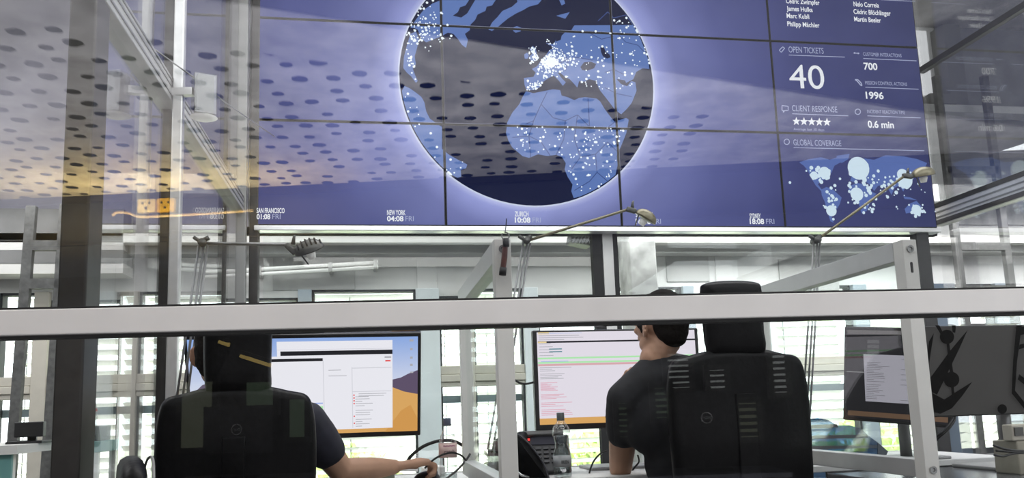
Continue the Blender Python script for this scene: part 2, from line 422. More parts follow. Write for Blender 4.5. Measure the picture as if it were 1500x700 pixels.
box(bm, cpt(1.3, .03, ZC - .03), (13.5, .04, .06), Matrix((bd, bn, V((0, 0, 1)))).transposed()); obj('wall_band', bm, DARK, bw, kind='structure')
# windows in the corridor wall mirrored in the lower glass
def corr(px, py, off=.05):
    """point of the corridor wall that the glass mirrors at that pixel"""
    vn = V((.07, 1, 0)).normalized()
    m0 = mirror(V((0, 0, CAMH))); d = ray(px, py); d = d - 2 * vn.dot(d) * vn
    q = cpt(0, off, 0); t = (q - m0).dot(bn) / d.dot(bn)
    return m0 + d * t
nwin = 50
def cwin(x0, y0_, x1, y1_, m_, fr=DARK, bars=0):
    global nwin
    nwin += 1
    p, q = corr(x0, y0_), corr(x1, y1_)
    c = (p + q) / 2; w = abs((q - p).dot(bd)); h_ = abs(p.z - q.z)
    R3 = Matrix((bd, bn, V((0, 0, 1)))).transposed()
    e = bpy.data.objects.new('window_%d' % nwin, None); COL.objects.link(e); e.location = c; e['kind'] = 'structure'
    bm = B(); box(bm, c, (w, .03, h_), R3); obj('pane', bm, m_, e, kind='structure')
    bm = B()
    for s in (-1, 1):
        box(bm, c + bd * s * (w / 2 + .02), (.045, .06, h_ + .08), R3); box(bm, c + V((0, 0, s * (h_ / 2 + .02))), (w + .08, .06, .045), R3)
    for k in range(bars): box(bm, c + V((0, 0, (k + .5) / bars * h_ - h_ / 2)), (w, .05, .03), R3)
    obj('frame', bm, fr, e, kind='structure')
LITW = glow('lit_green_window', (.30, .42, .28), .75)
LITP = glow('lit_white_window', (.75, .80, .78), 1.3)
LITG = glow('dim_pale_window', (.55, .60, .42), .55)
cwin(362, 560, 402, 600, LITW); cwin(425, 585, 448, 640, LITW); cwin(268, 560, 312, 655, LITG); cwin(976, 512, 1010, 568, LITP, DARK, 7)
cwin(958, 568, 980, 612, LITW, DARK, 5); cwin(1038, 542, 1062, 575, LITP, DARK, 4); cwin(1128, 505, 1152, 575, LITP, DARK, 8); cwin(905, 590, 920, 640, LITW, DARK, 6); cwin(1080, 590, 1110, 640, LITG, DARK, 5)
# warm lamps of the corridor
def warm(x0, y0_, x1, y1_):
    p, q = corr(x0, y0_, .3), corr(x1, y1_, .3)
    t = thing('strip_lamp', 'warm yellow strip lamp on the corridor wall mirrored in the glass', 'lamp', (p + q) / 2, 'warm strip lamps of the corridor')
    bm = B(); bar(bm, p, q, .05, .03); obj('tube', bm, glow('warm_tube', (1, .72, .22), 2.2), t)
    bm = B(); bar(bm, p + V((0, 0, .03)), q + V((0, 0, .03)), .07, .03); obj('housing', bm, DARK, t)
warm(353, 521, 397, 535); warm(322, 500, 335, 505)
for (px, py, pw, w) in ((170, 276, 30, 1.5), (392, 268, 13, .9)):
    p = ceil(px, py)
    area('warm_uplight', p + V((0, 0.15, -.55)), (math.radians(180), 0, 0), w, .3, pw, (1, .72, .25))
# sockets on the corridor wall, mirrored high in the glass
def socket(px, py, m_, label):
    c = corr(px, py, .03); R3 = Matrix((bd, bn, V((0, 0, 1)))).transposed()
    t = thing('power_socket', label, 'socket', c)
    bm = B(); box(bm, c, (.15, .05, .12), R3, .008); obj('housing', bm, m_, t)
    for (u, w) in ((-.03, .02), (.03, .02), (0, -.025)):
        bm = B(); box(bm, c + bd * u + V((0, 0, w)) - bn * .027, (.018, .006, .018), R3); obj('hole', bm, BLACKM, t)
socket(216, 302, mat('cream_plastic', (.9, .78, .5), .5, emit=(.9, .7, .35), estr=0), 'cream wall socket beside the yellow one mirrored high in the glass')
socket(244, 301, mat('yellow_plastic', (.85, .55, .05), .5), 'yellow wall socket mirrored high in the glass')
bm = B(); pts = [corr(x, y, .06) for x, y in ((165, 316), (172, 311), (188, 312), (203, 317), (225, 317), (300, 313), (371, 308))]
tube(bm, spline(pts, 6), .012, 8); o = obj('wall_cable', bm, mat('beige_cable', (.75, .62, .45), .6), smooth=True); tag(o, 'beige cable running along the corridor wall under the sockets', 'cable')
# monitor backs standing in the corridor
def office_monitor(x0, y0_, x1, y1_, label):
    p, q = corr(x0, y0_, .9), corr(x1, y1_, .9); c = (p + q) / 2; w = abs((q - p).dot(bd)); h_ = abs(p.z - q.z)
    R3 = Matrix((bd, bn, V((0, 0, 1)))).transposed(); fl = V((c.x, c.y, 0))
    t = thing('monitor', label, 'monitor', fl)
    bm = B(); box(bm, c, (w, .05, h_), R3, .006); obj('casing', bm, BLACKM, t)
    bm = B(); 
    sgn = 1 if (V((c.x, 1.42, 0)) - c).dot(bn) > 0 else -1
    tube(bm, [c + bn * sgn * .027 + bd * .036 * math.cos(k * PI / 12) + V((0, 0, .036 * math.sin(k * PI / 12))) for k in range(25)], .003, 6)
    obj('emblem_ring', bm, mat('silver_mark', (.5, .5, .5), .3, .5), t)
    text_on('lettering', 'DELL', c + bn * sgn * .027 + V((0, 0, -.009)) - V((0, 0, 1)).cross(bn * sgn) * .024, V((0, 0, 1)).cross(bn * sgn), V((0, 0, 1)), .048, .018, mat('silver_mark', (.5, .5, .5)), t)
    bm = B(); box(bm, c - V((0, 0, h_ / 2 + .06)) + bn * .03, (.06, .03, .22), R3); zb_ = c.z - h_ / 2 - .16
    box(bm, V((c.x, c.y, zb_)), (.28, .2, .02), R3); obj('stand', bm, BLACKM, t)
    tb = thing('side_table', 'dark corridor table carrying the ' + label.split(' in front')[0] + ' before the ' + label.split('of the ')[1], 'table', fl)
    bm = B(); box(bm, V((c.x, c.y, zb_ - .026)), (w + .5, .6, .03), R3, .004); obj('top', bm, WD, tb)
    for sx in (-1, 1):
        for sy in (-1, 1):
            bm = B(); cc_ = V((c.x, c.y, 0)) + bd * sx * (w / 2 + .18) + bn * sy * .24; boxmm(bm, cc_ - V((.02, .02, 0)), cc_ + V((.02, .02, zb_ - .041))); obj('leg', bm, DARK, tb)
office_monitor(300, 596, 398, 662, 'black monitor back mirrored in front of the lower high-back chair')
office_monitor(985, 574, 1084, 650, 'black monitor back mirrored in front of the dark shirt')

# ---------------------------------------------------------------- glass partitions of the room
XL, XR = -.82, 4.08
def partition_post(name, label, x, y, w, d, m_, zt, group=None):
    bm = B(); boxmm(bm, (x - w / 2, y - d / 2, 0), (x + w / 2, y + d / 2, zt), .006); o = obj(name, bm, m_); tag(o, label, 'post', group); return o
partition_post('steel_post', 'thick dark brown steel post standing at the side glass nearest the front rail', (P(84, 420, Y=2.36).x + P(126, 420, Y=2.36).x) / 2, 2.42, P(126, 420, Y=2.36).x - P(84, 420, Y=2.36).x, .12, DARK, 4.4)
partition_post('steel_post', 'slim dark steel post behind the pale mullion of the side glass', P(238, 400, Y=3.3).x, 3.33, .045, .06, DARK, 4.4)
partition_post('steel_post', 'dark steel post below the SAN FRANCISCO corner of the video wall', P(371, 400, Y=5.1).x, 5.14, .055, .08, DARK, 4.4)
partition_post('mullion', 'pale aluminium mullion of the side glass under the box lamp', P(254, 400, Y=3.2).x, 3.22, .04, .04, ALU, 4.4)
partition_post('mullion', 'grey strip between two dark posts under the video wall corner', P(352, 400, Y=5.0).x, 5.02, .06, .05, mat('mid_grey_metal', (.22, .22, .215), .5, .2), 4.4)
partition_post('steel_post', 'narrow dark post on the outer side of the grey strip under the video wall corner', P(324, 400, Y=5.0).x, 5.02, .045, .05, DARK, 4.4)
zr = P(268, 178, X=XL).z
rl = thing('side_glass_rail', 'grooved aluminium rail of the side glass running up to the video wall corner', 'rail', (XL, 3.4, zr))
bm = B(); boxmm(bm, (XL - .04, 1.6, zr - .05), (XL + .04, 5.0, zr + .05), .004); obj('rail', bm, mat('rail_grey', (.42, .42, .42), .5, .1), rl)
for dz in (-.025, .01, .035):
    bm = B(); boxmm(bm, (XL + .038, 1.6, zr + dz - .004), (XL + .043, 5.0, zr + dz + .004)); obj('groove', bm, GREYM, rl)
pn = thing('glass_screen', 'clear glass side wall beside the lower high-back chair', 'glass pane', (XL, 3.6, 0))
bm = B(); boxmm(bm, (XL - .004, 2.47, .02), (XL + .004, 5.0, 4.3)); obj('glass', bm, GLASSP, pn)
bm = B(); boxmm(bm, (XL - .03, 2.47, 0), (XL + .03, 5.0, .03)); obj('bottom_channel', bm, ALU, pn)
zr2a, zr2b = P(1374, 298, X=XR).z, P(1375, 330, X=XR).z
rr = thing('side_glass_rail', 'thick grooved aluminium rail of the glass wall beside the ladder', 'rail', (XR, 4, zr2b))
bm = B(); boxmm(bm, (XR, 1.9, zr2b), (XR + .07, 5.2, zr2a), .004); obj('rail', bm, ALU, rr)
for k, m_ in ((.93, BLACKM), (.62, GREYM), (.38, GREYM), (.14, DARK)):
    z_ = zr2b + (zr2a - zr2b) * k
    bm = B(); boxmm(bm, (XR - .006, 1.9, z_ - (.016 if m_ is BLACKM or m_ is DARK else .004)), (XR + .01, 5.2, z_ + (.016 if m_ is BLACKM or m_ is DARK else .004))); obj('groove', bm, m_, rr)
zr3 = P(1357, 96, X=XR).z
bm = B(); boxmm(bm, (XR, 1.9, zr3 - .022), (XR + .05, 5.2, zr3 + .022), .004); o = obj('side_glass_rail', bm, mat('anthracite_metal', (.05, .05, .052), .35, .5)); tag(o, 'slim black upper rail of the glass wall above the ladder', 'rail')
pn = thing('glass_screen', 'clear glass side wall mirroring the ticket figures beside the ladder', 'glass pane', (XR, 3.6, 0))
bm = B(); boxmm(bm, (XR + .02, 1.9, .02), (XR + .028, 5.2, 4.3)); obj('glass', bm, GLASSP, pn)
bm = B(); boxmm(bm, (XR, 1.9, 0), (XR + .05, 5.2, .02)); obj('bottom_channel', bm, ALU, pn)
a = P(1352, 400, Y=5.16).x
partition_post('steel_post', 'black post under the GLOBAL COVERAGE corner of the video wall', a, 5.16, .10, .08, mat('anthracite_metal', (.05, .05, .052)), 2.17)
# glass screen under the video wall
us = thing('rear_glass_screen', 'black framed glass screen below the video wall', 'glass screen', (1.6, 5.2, 0))
zz = P(870, 340, Y=5.2).z
bm = B(); boxmm(bm, (XL, 5.18, zz - .025), (XR, 5.23, zz + .025)); obj('head_rail', bm, BLACKM, us)
for x0, x1, m_ in ((868, 882, BLACKM), (883, 898, GREYW), (898, 905, BLACKM)):
    bm = B(); boxmm(bm, (P(x0, 400, Y=5.2).x, 5.17, 0), (P(x1, 400, Y=5.2).x, 5.23, zz)); obj('mullion', bm, m_, us)
bm = B(); boxmm(bm, (XL + .13, 5.20, .02), (XR - .2, 5.208, zz - .025)); obj('glass', bm, GLASSW, us)
# box lamp at the rail joint, its cable
c = P(299, 142, Y=3.2); bl = thing('box_lamp', 'small box-shaped lamp with a pale round underside at the rail joint', 'lamp', c)
bm = B(); box(bm, c, (.085, .085, .165), Euler((0, 0, .35)), .003); obj('housing', bm, pane('lamp_housing', .10, .4, (.8, .8, .8)), bl)
bm = B(); box(bm, c, (.065, .065, .16), Euler((0, 0, .35)), .003); obj('inner_core', bm, mat('lamp_core_grey', (.13, .13, .13), .5), bl)
bm = B(); lathe(bm, [(0, -.012), (.03, -.009), (.052, 0), (.0, .004)], Matrix.Translation(c - V((0, 0, .085)))); obj('diffuser', bm, mat('opal_diffuser', (.85, .85, .83), .4, emit=(1, 1, .95), estr=.12), bl, True)
bm = B(); bar(bm, c + V((-.04, 0, .02)), V((XL + .03, 3.22, c.z + .02)), .03, .03); obj('bracket', bm, ALU, bl)
bm = B(); tube(bm, [P(226, 72, Y=3.1), P(282, 112, Y=3.2), P(330, 150, Y=3.7), P(402, 200, Y=5.05)], .003, 6); o = obj('lamp_cable', bm, GREYM, smooth=True); tag(o, 'thin grey cable stretched from the side glass past the box lamp', 'cable')
# ladders
GALV = mat('galvanised_steel', (.11, .11, .108), .6, .3, .3, 25)
def ladder(name, label, l0, l1, r0, r1, rungs, Y):
    t = thing(name, label, 'ladder', P(*l1, Y=Y))
    for a_, b_ in ((l0, l1), (r0, r1)):
        p, q = P(*a_, Y=Y), P(*b_, Y=Y); d = q - p; k = p.z / -d.z
        bm = B(); bar(bm, p, p + d * k, .065, .05, (0, 1, 0), .004); obj('stile', bm, GALV, t)
    for (x0, y0_, x1, y1_) in rungs:
        bm = B(); bar(bm, P(x0, y0_, Y=Y), P(x1, y1_, Y=Y), .05, .07, (0, 0, 1)); obj('rung', bm, GALV, t)
ladder('steel_ladder', 'grey steel ladder leaning behind the glass beside the video wall', (1371, 112), (1410, 436), (1441, 112), (1483, 436), ((1386, 250, 1461, 250), (1402, 361, 1476, 361), (1408, 424, 1482, 424), (1376, 140, 1446, 142)[:0] or (1414, 480, 1488, 480)), 6.2)
ladder('steel_ladder', 'grey steel ladder added in place of a mirror image behind the side glass and the thick dark post', (47, 302), (36, 440), (96, 300), (86, 440), ((44, 360, 92, 360), (40, 416, 88, 416)), 6.0)  # solid copy built where the first ladder's reflection shows
# ================================================================ video wall
VY = 5.1
vl, vr = P(375, 329, Y=VY).x, P(1374, 333, Y=VY).x
vb = P(900, 332, Y=VY).z
cw, ch = (vr - vl) / 4, (P(645, 183, Y=VY).z - P(645, 38, Y=VY).z + P(1365, 200, Y=VY).z - P(1360, 70, Y=VY).z) / 2
ch = (P(375, 25, Y=VY).z - vb) / 2
gc, gr = None, None
gL, gR, gB = P(585, 110, Y=VY).x, P(957, 128, Y=VY).x, P(775, 301, Y=VY).z
gr = (gR - gL) / 2; gc = V(((gL + gR) / 2, VY, gB + gr))
def screen_bg():
    m = bpy.data.materials.new('video_wall_picture'); m.use_nodes = True; nt = m.node_tree; nt.nodes.clear()
    N = nt.nodes.new; Lk = nt.links.new
    o = N('ShaderNodeOutputMaterial'); e = N('ShaderNodeEmission'); g = N('ShaderNodeNewGeometry')
    sub = N('ShaderNodeVectorMath'); sub.operation = 'SUBTRACT'; sub.inputs[1].default_value = (gc.x, gc.y, gc.z)
    Lk(g.outputs['Position'], sub.inputs[0])
    ln = N('ShaderNodeVectorMath'); ln.operation = 'LENGTH'; Lk(sub.outputs[0], ln.inputs[0])
    mr = N('ShaderNodeMapRange'); mr.inputs['From Min'].default_value = gr; mr.inputs['From Max'].default_value = gr + 2.3
    Lk(ln.outputs['Value'], mr.inputs['Value'])
    cr = N('ShaderNodeValToRGB'); el = cr.color_ramp.elements
    el[0].position = 0; el[0].color = (.62, .66, 1.0, 1)
    el[1].position = 1; el[1].color = (.052, .06, .165, 1)
    for p, c in ((.02, (.36, .40, .80, 1)), (.08, (.21, .235, .52, 1)), (.25, (.12, .135, .35, 1)), (.5, (.072, .082, .235, 1))):
        k = el.new(p); k.color = c
    Lk(mr.outputs[0], cr.inputs[0])
    n = N('ShaderNodeTexNoise'); n.inputs['Scale'].default_value = 1.6; n.inputs['Detail'].default_value = 3; Lk(g.outputs['Position'], n.inputs['Vector'])
    m2 = N('ShaderNodeMapRange'); m2.inputs['To Min'].default_value = .72; m2.inputs['To Max'].default_value = 1.28; Lk(n.outputs[0], m2.inputs['Value'])
    mul = N('ShaderNodeVectorMath'); mul.operation = 'SCALE'; Lk(cr.outputs[0], mul.inputs[0]); Lk(m2.outputs[0], mul.inputs['Scale'])
    Lk(mul.outputs[0], e.inputs[0]); e.inputs[1].default_value = 1.0; Lk(e.outputs[0], o.inputs[0])
    return m
VBG = screen_bg()
vw = thing('video_wall', 'large blue video wall of thin-seamed panels showing a globe, clocks and ticket figures', 'video wall', (gc.x, VY, vb))
for i in range(4):
    for j in range(3):
        x0, z0 = vl + i * cw, vb + j * ch
        bm = B(); boxmm(bm, (x0 + .002, VY + .004, z0 + .002), (x0 + cw - .002, VY + .10, z0 + ch - .002), .003)
        p = obj('display_panel', bm, BLACKM, vw)
        bm = B(); vs = [bm.verts.new(q) for q in ((x0 + .009, VY + .0035, z0 + .009), (x0 + cw - .009, VY + .0035, z0 + .009), (x0 + cw - .009, VY + .0035, z0 + ch - .009), (x0 + .009, VY + .0035, z0 + ch - .009))]
        bm.faces.new(vs); obj('screen', bm, VBG, p)
bm = B(); boxmm(bm, (vl - .01, VY - .02, vb - .035), (vr + .01, VY + .08, vb - .004), .004); obj('bottom_rail', bm, mat('bright_aluminium', (.8, .8, .8), .3, .5), vw)
bm = B(); boxmm(bm, (vl + .05, VY + .1, vb + .02), (vr - .05, VY + .22, vb + 3 * ch - .05)); obj('mounting_frame', bm, DARK, vw)
for x in (vl + .6, vr - .6, (vl + vr) / 2):
    bm = B(); boxmm(bm, (x - .04, VY + .12, vb + 2.5 * ch), (x + .04, VY + .2, 4.5)); obj('hanger', bm, DARK, vw)
def W3(px, py, k=1): 
    p = P(px, py, Y=VY); p.y = VY + .0035 - .0012 * k; return p
# seams stay visible over the globe: every picture layer is cut at the panel borders
def cut_seams(bm):
    for i in range(1, 4):
        for s in (-1, 1):
            bmesh.ops.bisect_plane(bm, geom=bm.verts[:] + bm.edges[:] + bm.faces[:], plane_co=(vl + i * cw + s * .009, 0, 0), plane_no=(1, 0, 0))
    for j in range(1, 3):
        for s in (-1, 1):
            bmesh.ops.bisect_plane(bm, geom=bm.verts[:] + bm.edges[:] + bm.faces[:], plane_co=(0, 0, vb + j * ch + s * .009), plane_no=(0, 0, 1))
    dead = []
    for f in bm.faces:
        c = f.calc_center_median()
        if any(abs(c.x - vl - i * cw) < .0089 for i in range(1, 4)) or any(abs(c.z - vb - j * ch) < .0089 for j in range(1, 3)) or c.z > vb + 3 * ch - .009: dead.append(f)
    bmesh.ops.delete(bm, geom=dead, context='FACES')
    return bm
def disc(bm, c, r, n=96):
    vs = [bm.verts.new(c + V((r * math.cos(2 * PI * k / n), 0, r * math.sin(2 * PI * k / n)))) for k in range(n)]
    return bm.faces.new(vs)
def layer(k): return V((0, -.0012 * k, 0))
bm = B(); disc(bm, gc + V((0, .0035, 0)) + layer(1), gr * 1.012); obj('globe_rim', cut_seams(bm), glow('globe_rim_light', (.72, .78, 1), 1.0), vw)
bm = B(); disc(bm, gc + V((0, .0035, 0)) + layer(2), gr); obj('globe_ocean', cut_seams(bm), glow('globe_ocean_blue', (.008, .012, .05), 1), vw)
def G(pts, k=3, s=2.258, ox=580, oy=0):
    out = []
    for x, y in pts:
        p = W3(ox + x / s, oy + y / s, k)
        d = V((p.x - gc.x, 0, p.z - gc.z))
        if s == 2.258 and d.length > gr * .992: d *= gr * .992 / d.length; p = V((gc.x + d.x, p.y, gc.z + d.z))
        out.append(p)
    return out
LAND = glow('globe_land_blue', (.135, .23, .56), 1); SEA = glow('globe_sea_dark', (.010, .015, .06), 1)
africa = [(430, 302), (455, 308), (485, 302), (520, 295), (543, 298), (548, 316), (570, 322), (590, 331), (605, 324), (625, 321), (664, 326), (676, 336), (690, 360), (705, 380), (722, 402), (735, 398), (762, 390), (770, 396), (762, 440), (746, 480), (730, 515), (733, 545), (728, 580), (705, 605), (680, 612), (660, 628), (640, 645), (612, 655), (588, 655), (580, 632), (584, 610), (568, 585), (558, 560), (562, 540), (550, 520), (530, 512), (500, 516), (470, 510), (440, 522), (418, 516), (400, 500), (385, 488), (372, 465), (364, 440), (368, 405), (385, 372), (408, 345), (418, 322)]
eur = [(423, 258), (455, 254), (462, 240), (450, 228), (468, 218), (482, 196), (498, 180), (508, 165), (520, 160), (512, 150), (528, 138), (545, 132), (548, 118), (562, 104), (580, 100), (590, 84), (575, 72), (558, 95), (545, 112), (530, 130), (522, 146), (508, 150), (496, 142), (488, 118), (480, 100), (495, 78), (512, 58), (530, 52), (560, 62), (575, 40), (560, 25), (580, 10), (600, 0), (740, 0), (775, 28), (808, 70), (832, 118), (850, 175), (852, 200), (838, 228), (815, 226), (795, 238), (785, 262), (760, 275), (742, 264), (730, 262), (745, 278), (765, 285), (778, 268), (792, 272), (796, 300), (780, 340), (762, 362), (745, 378), (722, 360), (706, 338), (690, 318), (676, 300), (668, 285), (664, 268), (640, 262), (622, 270), (606, 268), (600, 290), (590, 278), (575, 262), (560, 255), (545, 242), (535, 240), (548, 258), (562, 272), (552, 284), (540, 268), (522, 250), (505, 258), (488, 270), (474, 290), (455, 298), (432, 298), (425, 280)]
uk = [(446, 200), (440, 188), (450, 178), (442, 162), (452, 152), (462, 160), (466, 178), (474, 192), (462, 202)]
ire = [(426, 194), (424, 180), (434, 174), (440, 184), (436, 194)]
ice = [(386, 92), (400, 86), (414, 92), (412, 104), (396, 108), (388, 102)]
green = [(306, 98), (318, 74), (336, 56), (352, 36), (384, 22), (402, 6), (400, 0), (482, 0), (470, 14), (440, 22), (420, 34), (398, 44), (372, 60), (350, 78), (334, 92), (318, 102)]
canada = [(150, 0), (242, 0), (230, 18), (212, 24), (205, 40), (188, 52), (216, 58), (236, 44), (250, 20), (262, 0), (330, 0), (318, 18), (300, 22), (296, 36), (270, 48), (262, 66), (246, 82), (244, 100), (228, 112), (238, 132), (232, 158), (218, 148), (206, 130), (190, 112), (172, 108), (150, 120), (120, 132), (100, 140), (84, 128), (72, 98), (60, 92), (48, 92), (68, 62), (90, 35), (120, 12)]
usa = [(26, 190), (36, 150), (48, 112), (66, 104), (76, 128), (70, 158), (62, 186), (66, 212), (56, 228), (64, 250), (72, 268), (66, 274), (50, 252), (36, 240), (24, 225)]
sam = [(28, 284), (46, 292), (66, 306), (84, 320), (94, 338), (100, 368), (112, 392), (140, 412), (152, 420), (152, 492), (176, 512), (205, 528), (236, 544), (232, 556), (214, 562), (216, 584), (204, 588), (178, 582), (158, 562), (134, 540), (108, 508), (82, 470), (60, 440), (42, 408), (28, 372), (20, 330), (20, 300)]
green2 = [(540, 0), (556, 0), (560, 12), (548, 18)]
bm = B()
for pl in (africa, eur, uk, ire, ice, green, canada, usa, sam, green2): poly(bm, G(pl))
obj('globe_land', cut_seams(bm), LAND, vw)
bm = B()
for pl in ([(610, 222), (622, 206), (645, 204), (662, 212), (655, 226), (632, 234), (616, 232)], [(676, 158), (686, 154), (694, 172), (706, 180), (710, 190), (698, 194), (684, 186), (678, 172)],
           [(674, 318), (682, 316), (712, 356), (724, 372), (716, 376), (690, 346)], [(732, 262), (758, 266), (764, 284), (752, 278)]): poly(bm, G(pl, 4))
obj('globe_sea', cut_seams(bm), SEA, vw)
# country borders
bm = B()
for ln in ([(430, 410), (455, 400), (480, 345), (500, 305)], [(480, 345), (520, 390), (560, 400), (600, 380), (640, 420), (635, 325)], [(560, 400), (555, 460), (530, 512)], [(455, 400), (440, 450), (445, 520)], [(600, 380), (590, 460), (610, 520), (580, 560)], [(640, 420), (690, 430), (728, 400)], [(610, 520), (660, 510), (700, 470), (730, 500)], [(660, 510), (665, 570), (700, 600)], [(590, 630), (640, 600), (665, 570)], [(385, 455), (440, 450), (480, 470), (510, 515)],
           [(668, 70), (700, 40), (720, 60), (760, 50), (800, 80)], [(730, 110), (760, 140), (800, 150), (840, 180)], [(520, 220), (560, 200), (600, 190), (650, 200)], [(690, 240), (720, 230), (760, 250)], [(640, 110), (680, 130), (720, 120)], [(560, 235), (570, 200), (545, 165)], [(690, 290), (730, 310), (780, 320)]):
    pts = G(ln, 5)
    for p, q in zip(pts, pts[1:]):
        d = (q - p); n = V((-d.z, 0, d.x)).normalized() * .003
        bm.faces.new([bm.verts.new(x) for x in (p - n, q - n, q + n, p + n)])
obj('globe_border', cut_seams(bm), glow('border_line', (.06, .10, .30), 1), vw)
def inside(p, pl):
    x, y = p; r = False; j = len(pl) - 1
    for i in range(len(pl)):
        if (pl[i][1] > y) != (pl[j][1] > y) and x < (pl[j][0] - pl[i][0]) * (y - pl[i][1]) / (pl[j][1] - pl[i][1]) + pl[i][0]: r = not r
        j = i
    return r
def dots(n, fn):
    out = []
    while len(out) < n: 
        q = fn()
        if q: out.append(q)
    return out
R_ = random.Random(5)
def gauss(cx, cy, sx, sy, lands=None):
    def f():
        q = (R_.gauss(cx, sx), R_.gauss(cy, sy))
        return q if lands is None or any(inside(q, l) for l in lands) else None
    return f
def uni(x0, y0_, x1, y1_, lands):
    def f():
        q = (R_.uniform(x0, x1), R_.uniform(y0_, y1_))
        return q if any(inside(q, l) for l in lands) else None
    return f
D = dots(240, gauss(510, 195, 34, 26, [eur, uk])) + dots(60, gauss(515, 205, 10, 9)) + dots(26, gauss(452, 185, 9, 14)) + dots(70, uni(560, 100, 850, 300, [eur])) + dots(34, uni(720, 60, 860, 250, [eur])) + dots(90, uni(380, 420, 760, 520, [africa])) + dots(34, uni(560, 520, 740, 655, [africa])) + dots(30, gauss(470, 285, 24, 10, [eur])) + dots(50, gauss(80, 110, 28, 22)) + dots(24, uni(28, 95, 75, 270, [usa])) + dots(40, gauss(110, 60, 25, 30)) + dots(14, uni(25, 285, 236, 585, [sam])) + dots(8, gauss(180, 575, 10, 7)) + dots(10, gauss(150, 125, 14, 8)) + dots(9, gauss(640, 272, 22, 10))
bm = B()
for x, y in D:
    p = G([(x, y)], 6)[0]; r = R_.choice((.004, .005, .006, .009))
    disc(bm, p, r, 8)
c_ = G([(512, 208)], 6)[0]; disc(bm, c_, .035, 20)
ob = obj('globe_city_lights', bm, glow('city_light', (.85, .93, 1), 1.25), vw); ob['kind'] = 'stuff'
# --- ticker texts
WT = glow('screen_white', (.92, .95, 1), 1.1); WD_ = glow('screen_pale', (.50, .55, .78), 1.0)
def wt(s, x0, x1, yb, cap, bold=.0, m=WT, name='lettering'):
    """s from column x0 to x1, baseline row yb at x0, capital height cap, in photograph pixels"""
    p = W3(x0, yb, 7); w = P(x1, yb, Y=VY).x - p.x; c = P(x0, yb - cap, Y=VY).z - p.z
    return text_on(name, s, p, (1, 0, 0), (0, 0, 1), w, c, m, vw, bold)
for city, tm, x, x1, yb, y2, tx in (('SAN FRANCISCO', '01:08', 372, 417, 312, 321, 396), ('NEW YORK', '04:08', 567, 594, 315, 324, 591), ('ZURICH', '10:08', 754, 774, 317, 326, 777), ('SHANGHAI', '16:08', 931, 956, 318, 328, 953), ('SYDNEY', '18:08', 1098, 1114, 320, 328, 1119)):
    if x < P(375, 320, Y=VY).x: pass
    wt(city, x + (4 if x == 372 else 0), x1, yb, 7, .02, name='city_name'); wt(tm, x + (4 if x == 372 else 0), tx, y2, 7.2, .03, name='clock_time'); wt('FRI', tx + 3, tx + 15, y2, 7.2, 0, WD_, 'weekday')
for s, x0, x1, yb in (('Cédric Zwimpfer', 1151, 1200, 5), ('James Hulka', 1152, 1190, 16), ('Marc Kubli', 1152, 1185, 26.5), ('Philipp Mächler', 1153, 1200, 38.5), ('Nelo Correia', 1250, 1287, 9.5), ('Cédric Blöchlinger', 1250, 1304, 20.5), ('Martin Beeler', 1251, 1290, 31.5)):
    wt(s, x0, x1, yb, 6.6, .02, name='team_name')
wt('OPEN TICKETS', 1155, 1206, 77, 8.5, 0, WD_, 'heading'); wt('40', 1157, 1208, 129, 34, .0, WT, 'figure')
wt('CLIENT RESPONSE', 1160, 1226, 163, 8.5, 0, WD_, 'heading'); wt('Average last 30 days', 1162, 1207, 191, 3.6, 0, WD_, 'caption')
wt('GLOBAL COVERAGE', 1162, 1232, 213, 8.5, 0, WD_, 'heading')
wt('CUSTOMER INTERACTIONS', 1264, 1320, 82, 5, 0, WD_, 'heading'); wt('700', 1265, 1285, 102, 9.6, .025, WT, 'figure')
wt('MISSION CONTROL ACTIONS', 1267, 1328, 124, 5, 0, WD_, 'heading'); wt('1996', 1268, 1294, 144.5, 9.6, .025, WT, 'figure')
wt('INCIDENT REACTION TIME', 1270, 1325, 166, 5, 0, WD_, 'heading'); wt('0.6 min', 1271, 1309, 187, 9.6, .025, WT, 'figure')
def wline(pts, w=.0025, m=WD_, name='rule_line', closed=False):
    bm = B(); P_ = [W3(*p, 7) for p in pts]
    if closed: P_.append(P_[0])
    for p, q in zip(P_, P_[1:]):
        d = q - p; n = V((-d.z, 0, d.x)).normalized() * w
        bm.faces.new([bm.verts.new(x) for x in (p - n, q - n, q + n, p + n)])
    return obj(name, bm, m, vw)
for (x0, y0_, x1, y1_) in ((1155, 81, 1237, 84), (1160, 167, 1242, 170), (1162, 216.5, 1353, 221), (1264, 86, 1342, 89.5), (1267, 128, 1345, 131), (1270, 170, 1348, 173), (1290, 0, 1340, 2.5)): wline([(x0, y0_), (x1, y1_)])
wline([(1141, 74), (1146, 69), (1149, 71), (1144, 77)], .003, WD_, 'ticket_icon', True)
wline([(1145, 155), (1154, 156), (1154, 162), (1149, 162), (1147, 165), (1147, 162), (1145, 162)], .003, WD_, 'speech_icon', True)
wline([(1252, 79), (1250, 78), (1252, 77)], .003, WD_, 'arrow_icon'); wline([(1256, 79.5), (1258, 78.5), (1256, 77.5)], .003, WD_, 'arrow_icon'); wline([(1250, 78), (1258, 78.6)], .003, WD_, 'arrow_icon')
wline([(1252, 117), (1255, 119), (1260, 125), (1262, 126), (1261, 122), (1256, 117)], .004, WD_, 'spanner_icon', True)
wline([(1256 + 4 * math.sin(k * PI / 6), 164 - 4 * math.cos(k * PI / 6)) for k in range(12)], .003, WD_, 'stopwatch_icon', True)
wline([(1152 + 4 * math.sin(k * PI / 6), 208 - 4 * math.cos(k * PI / 6)) for k in range(12)], .003, WD_, 'globe_icon', True)
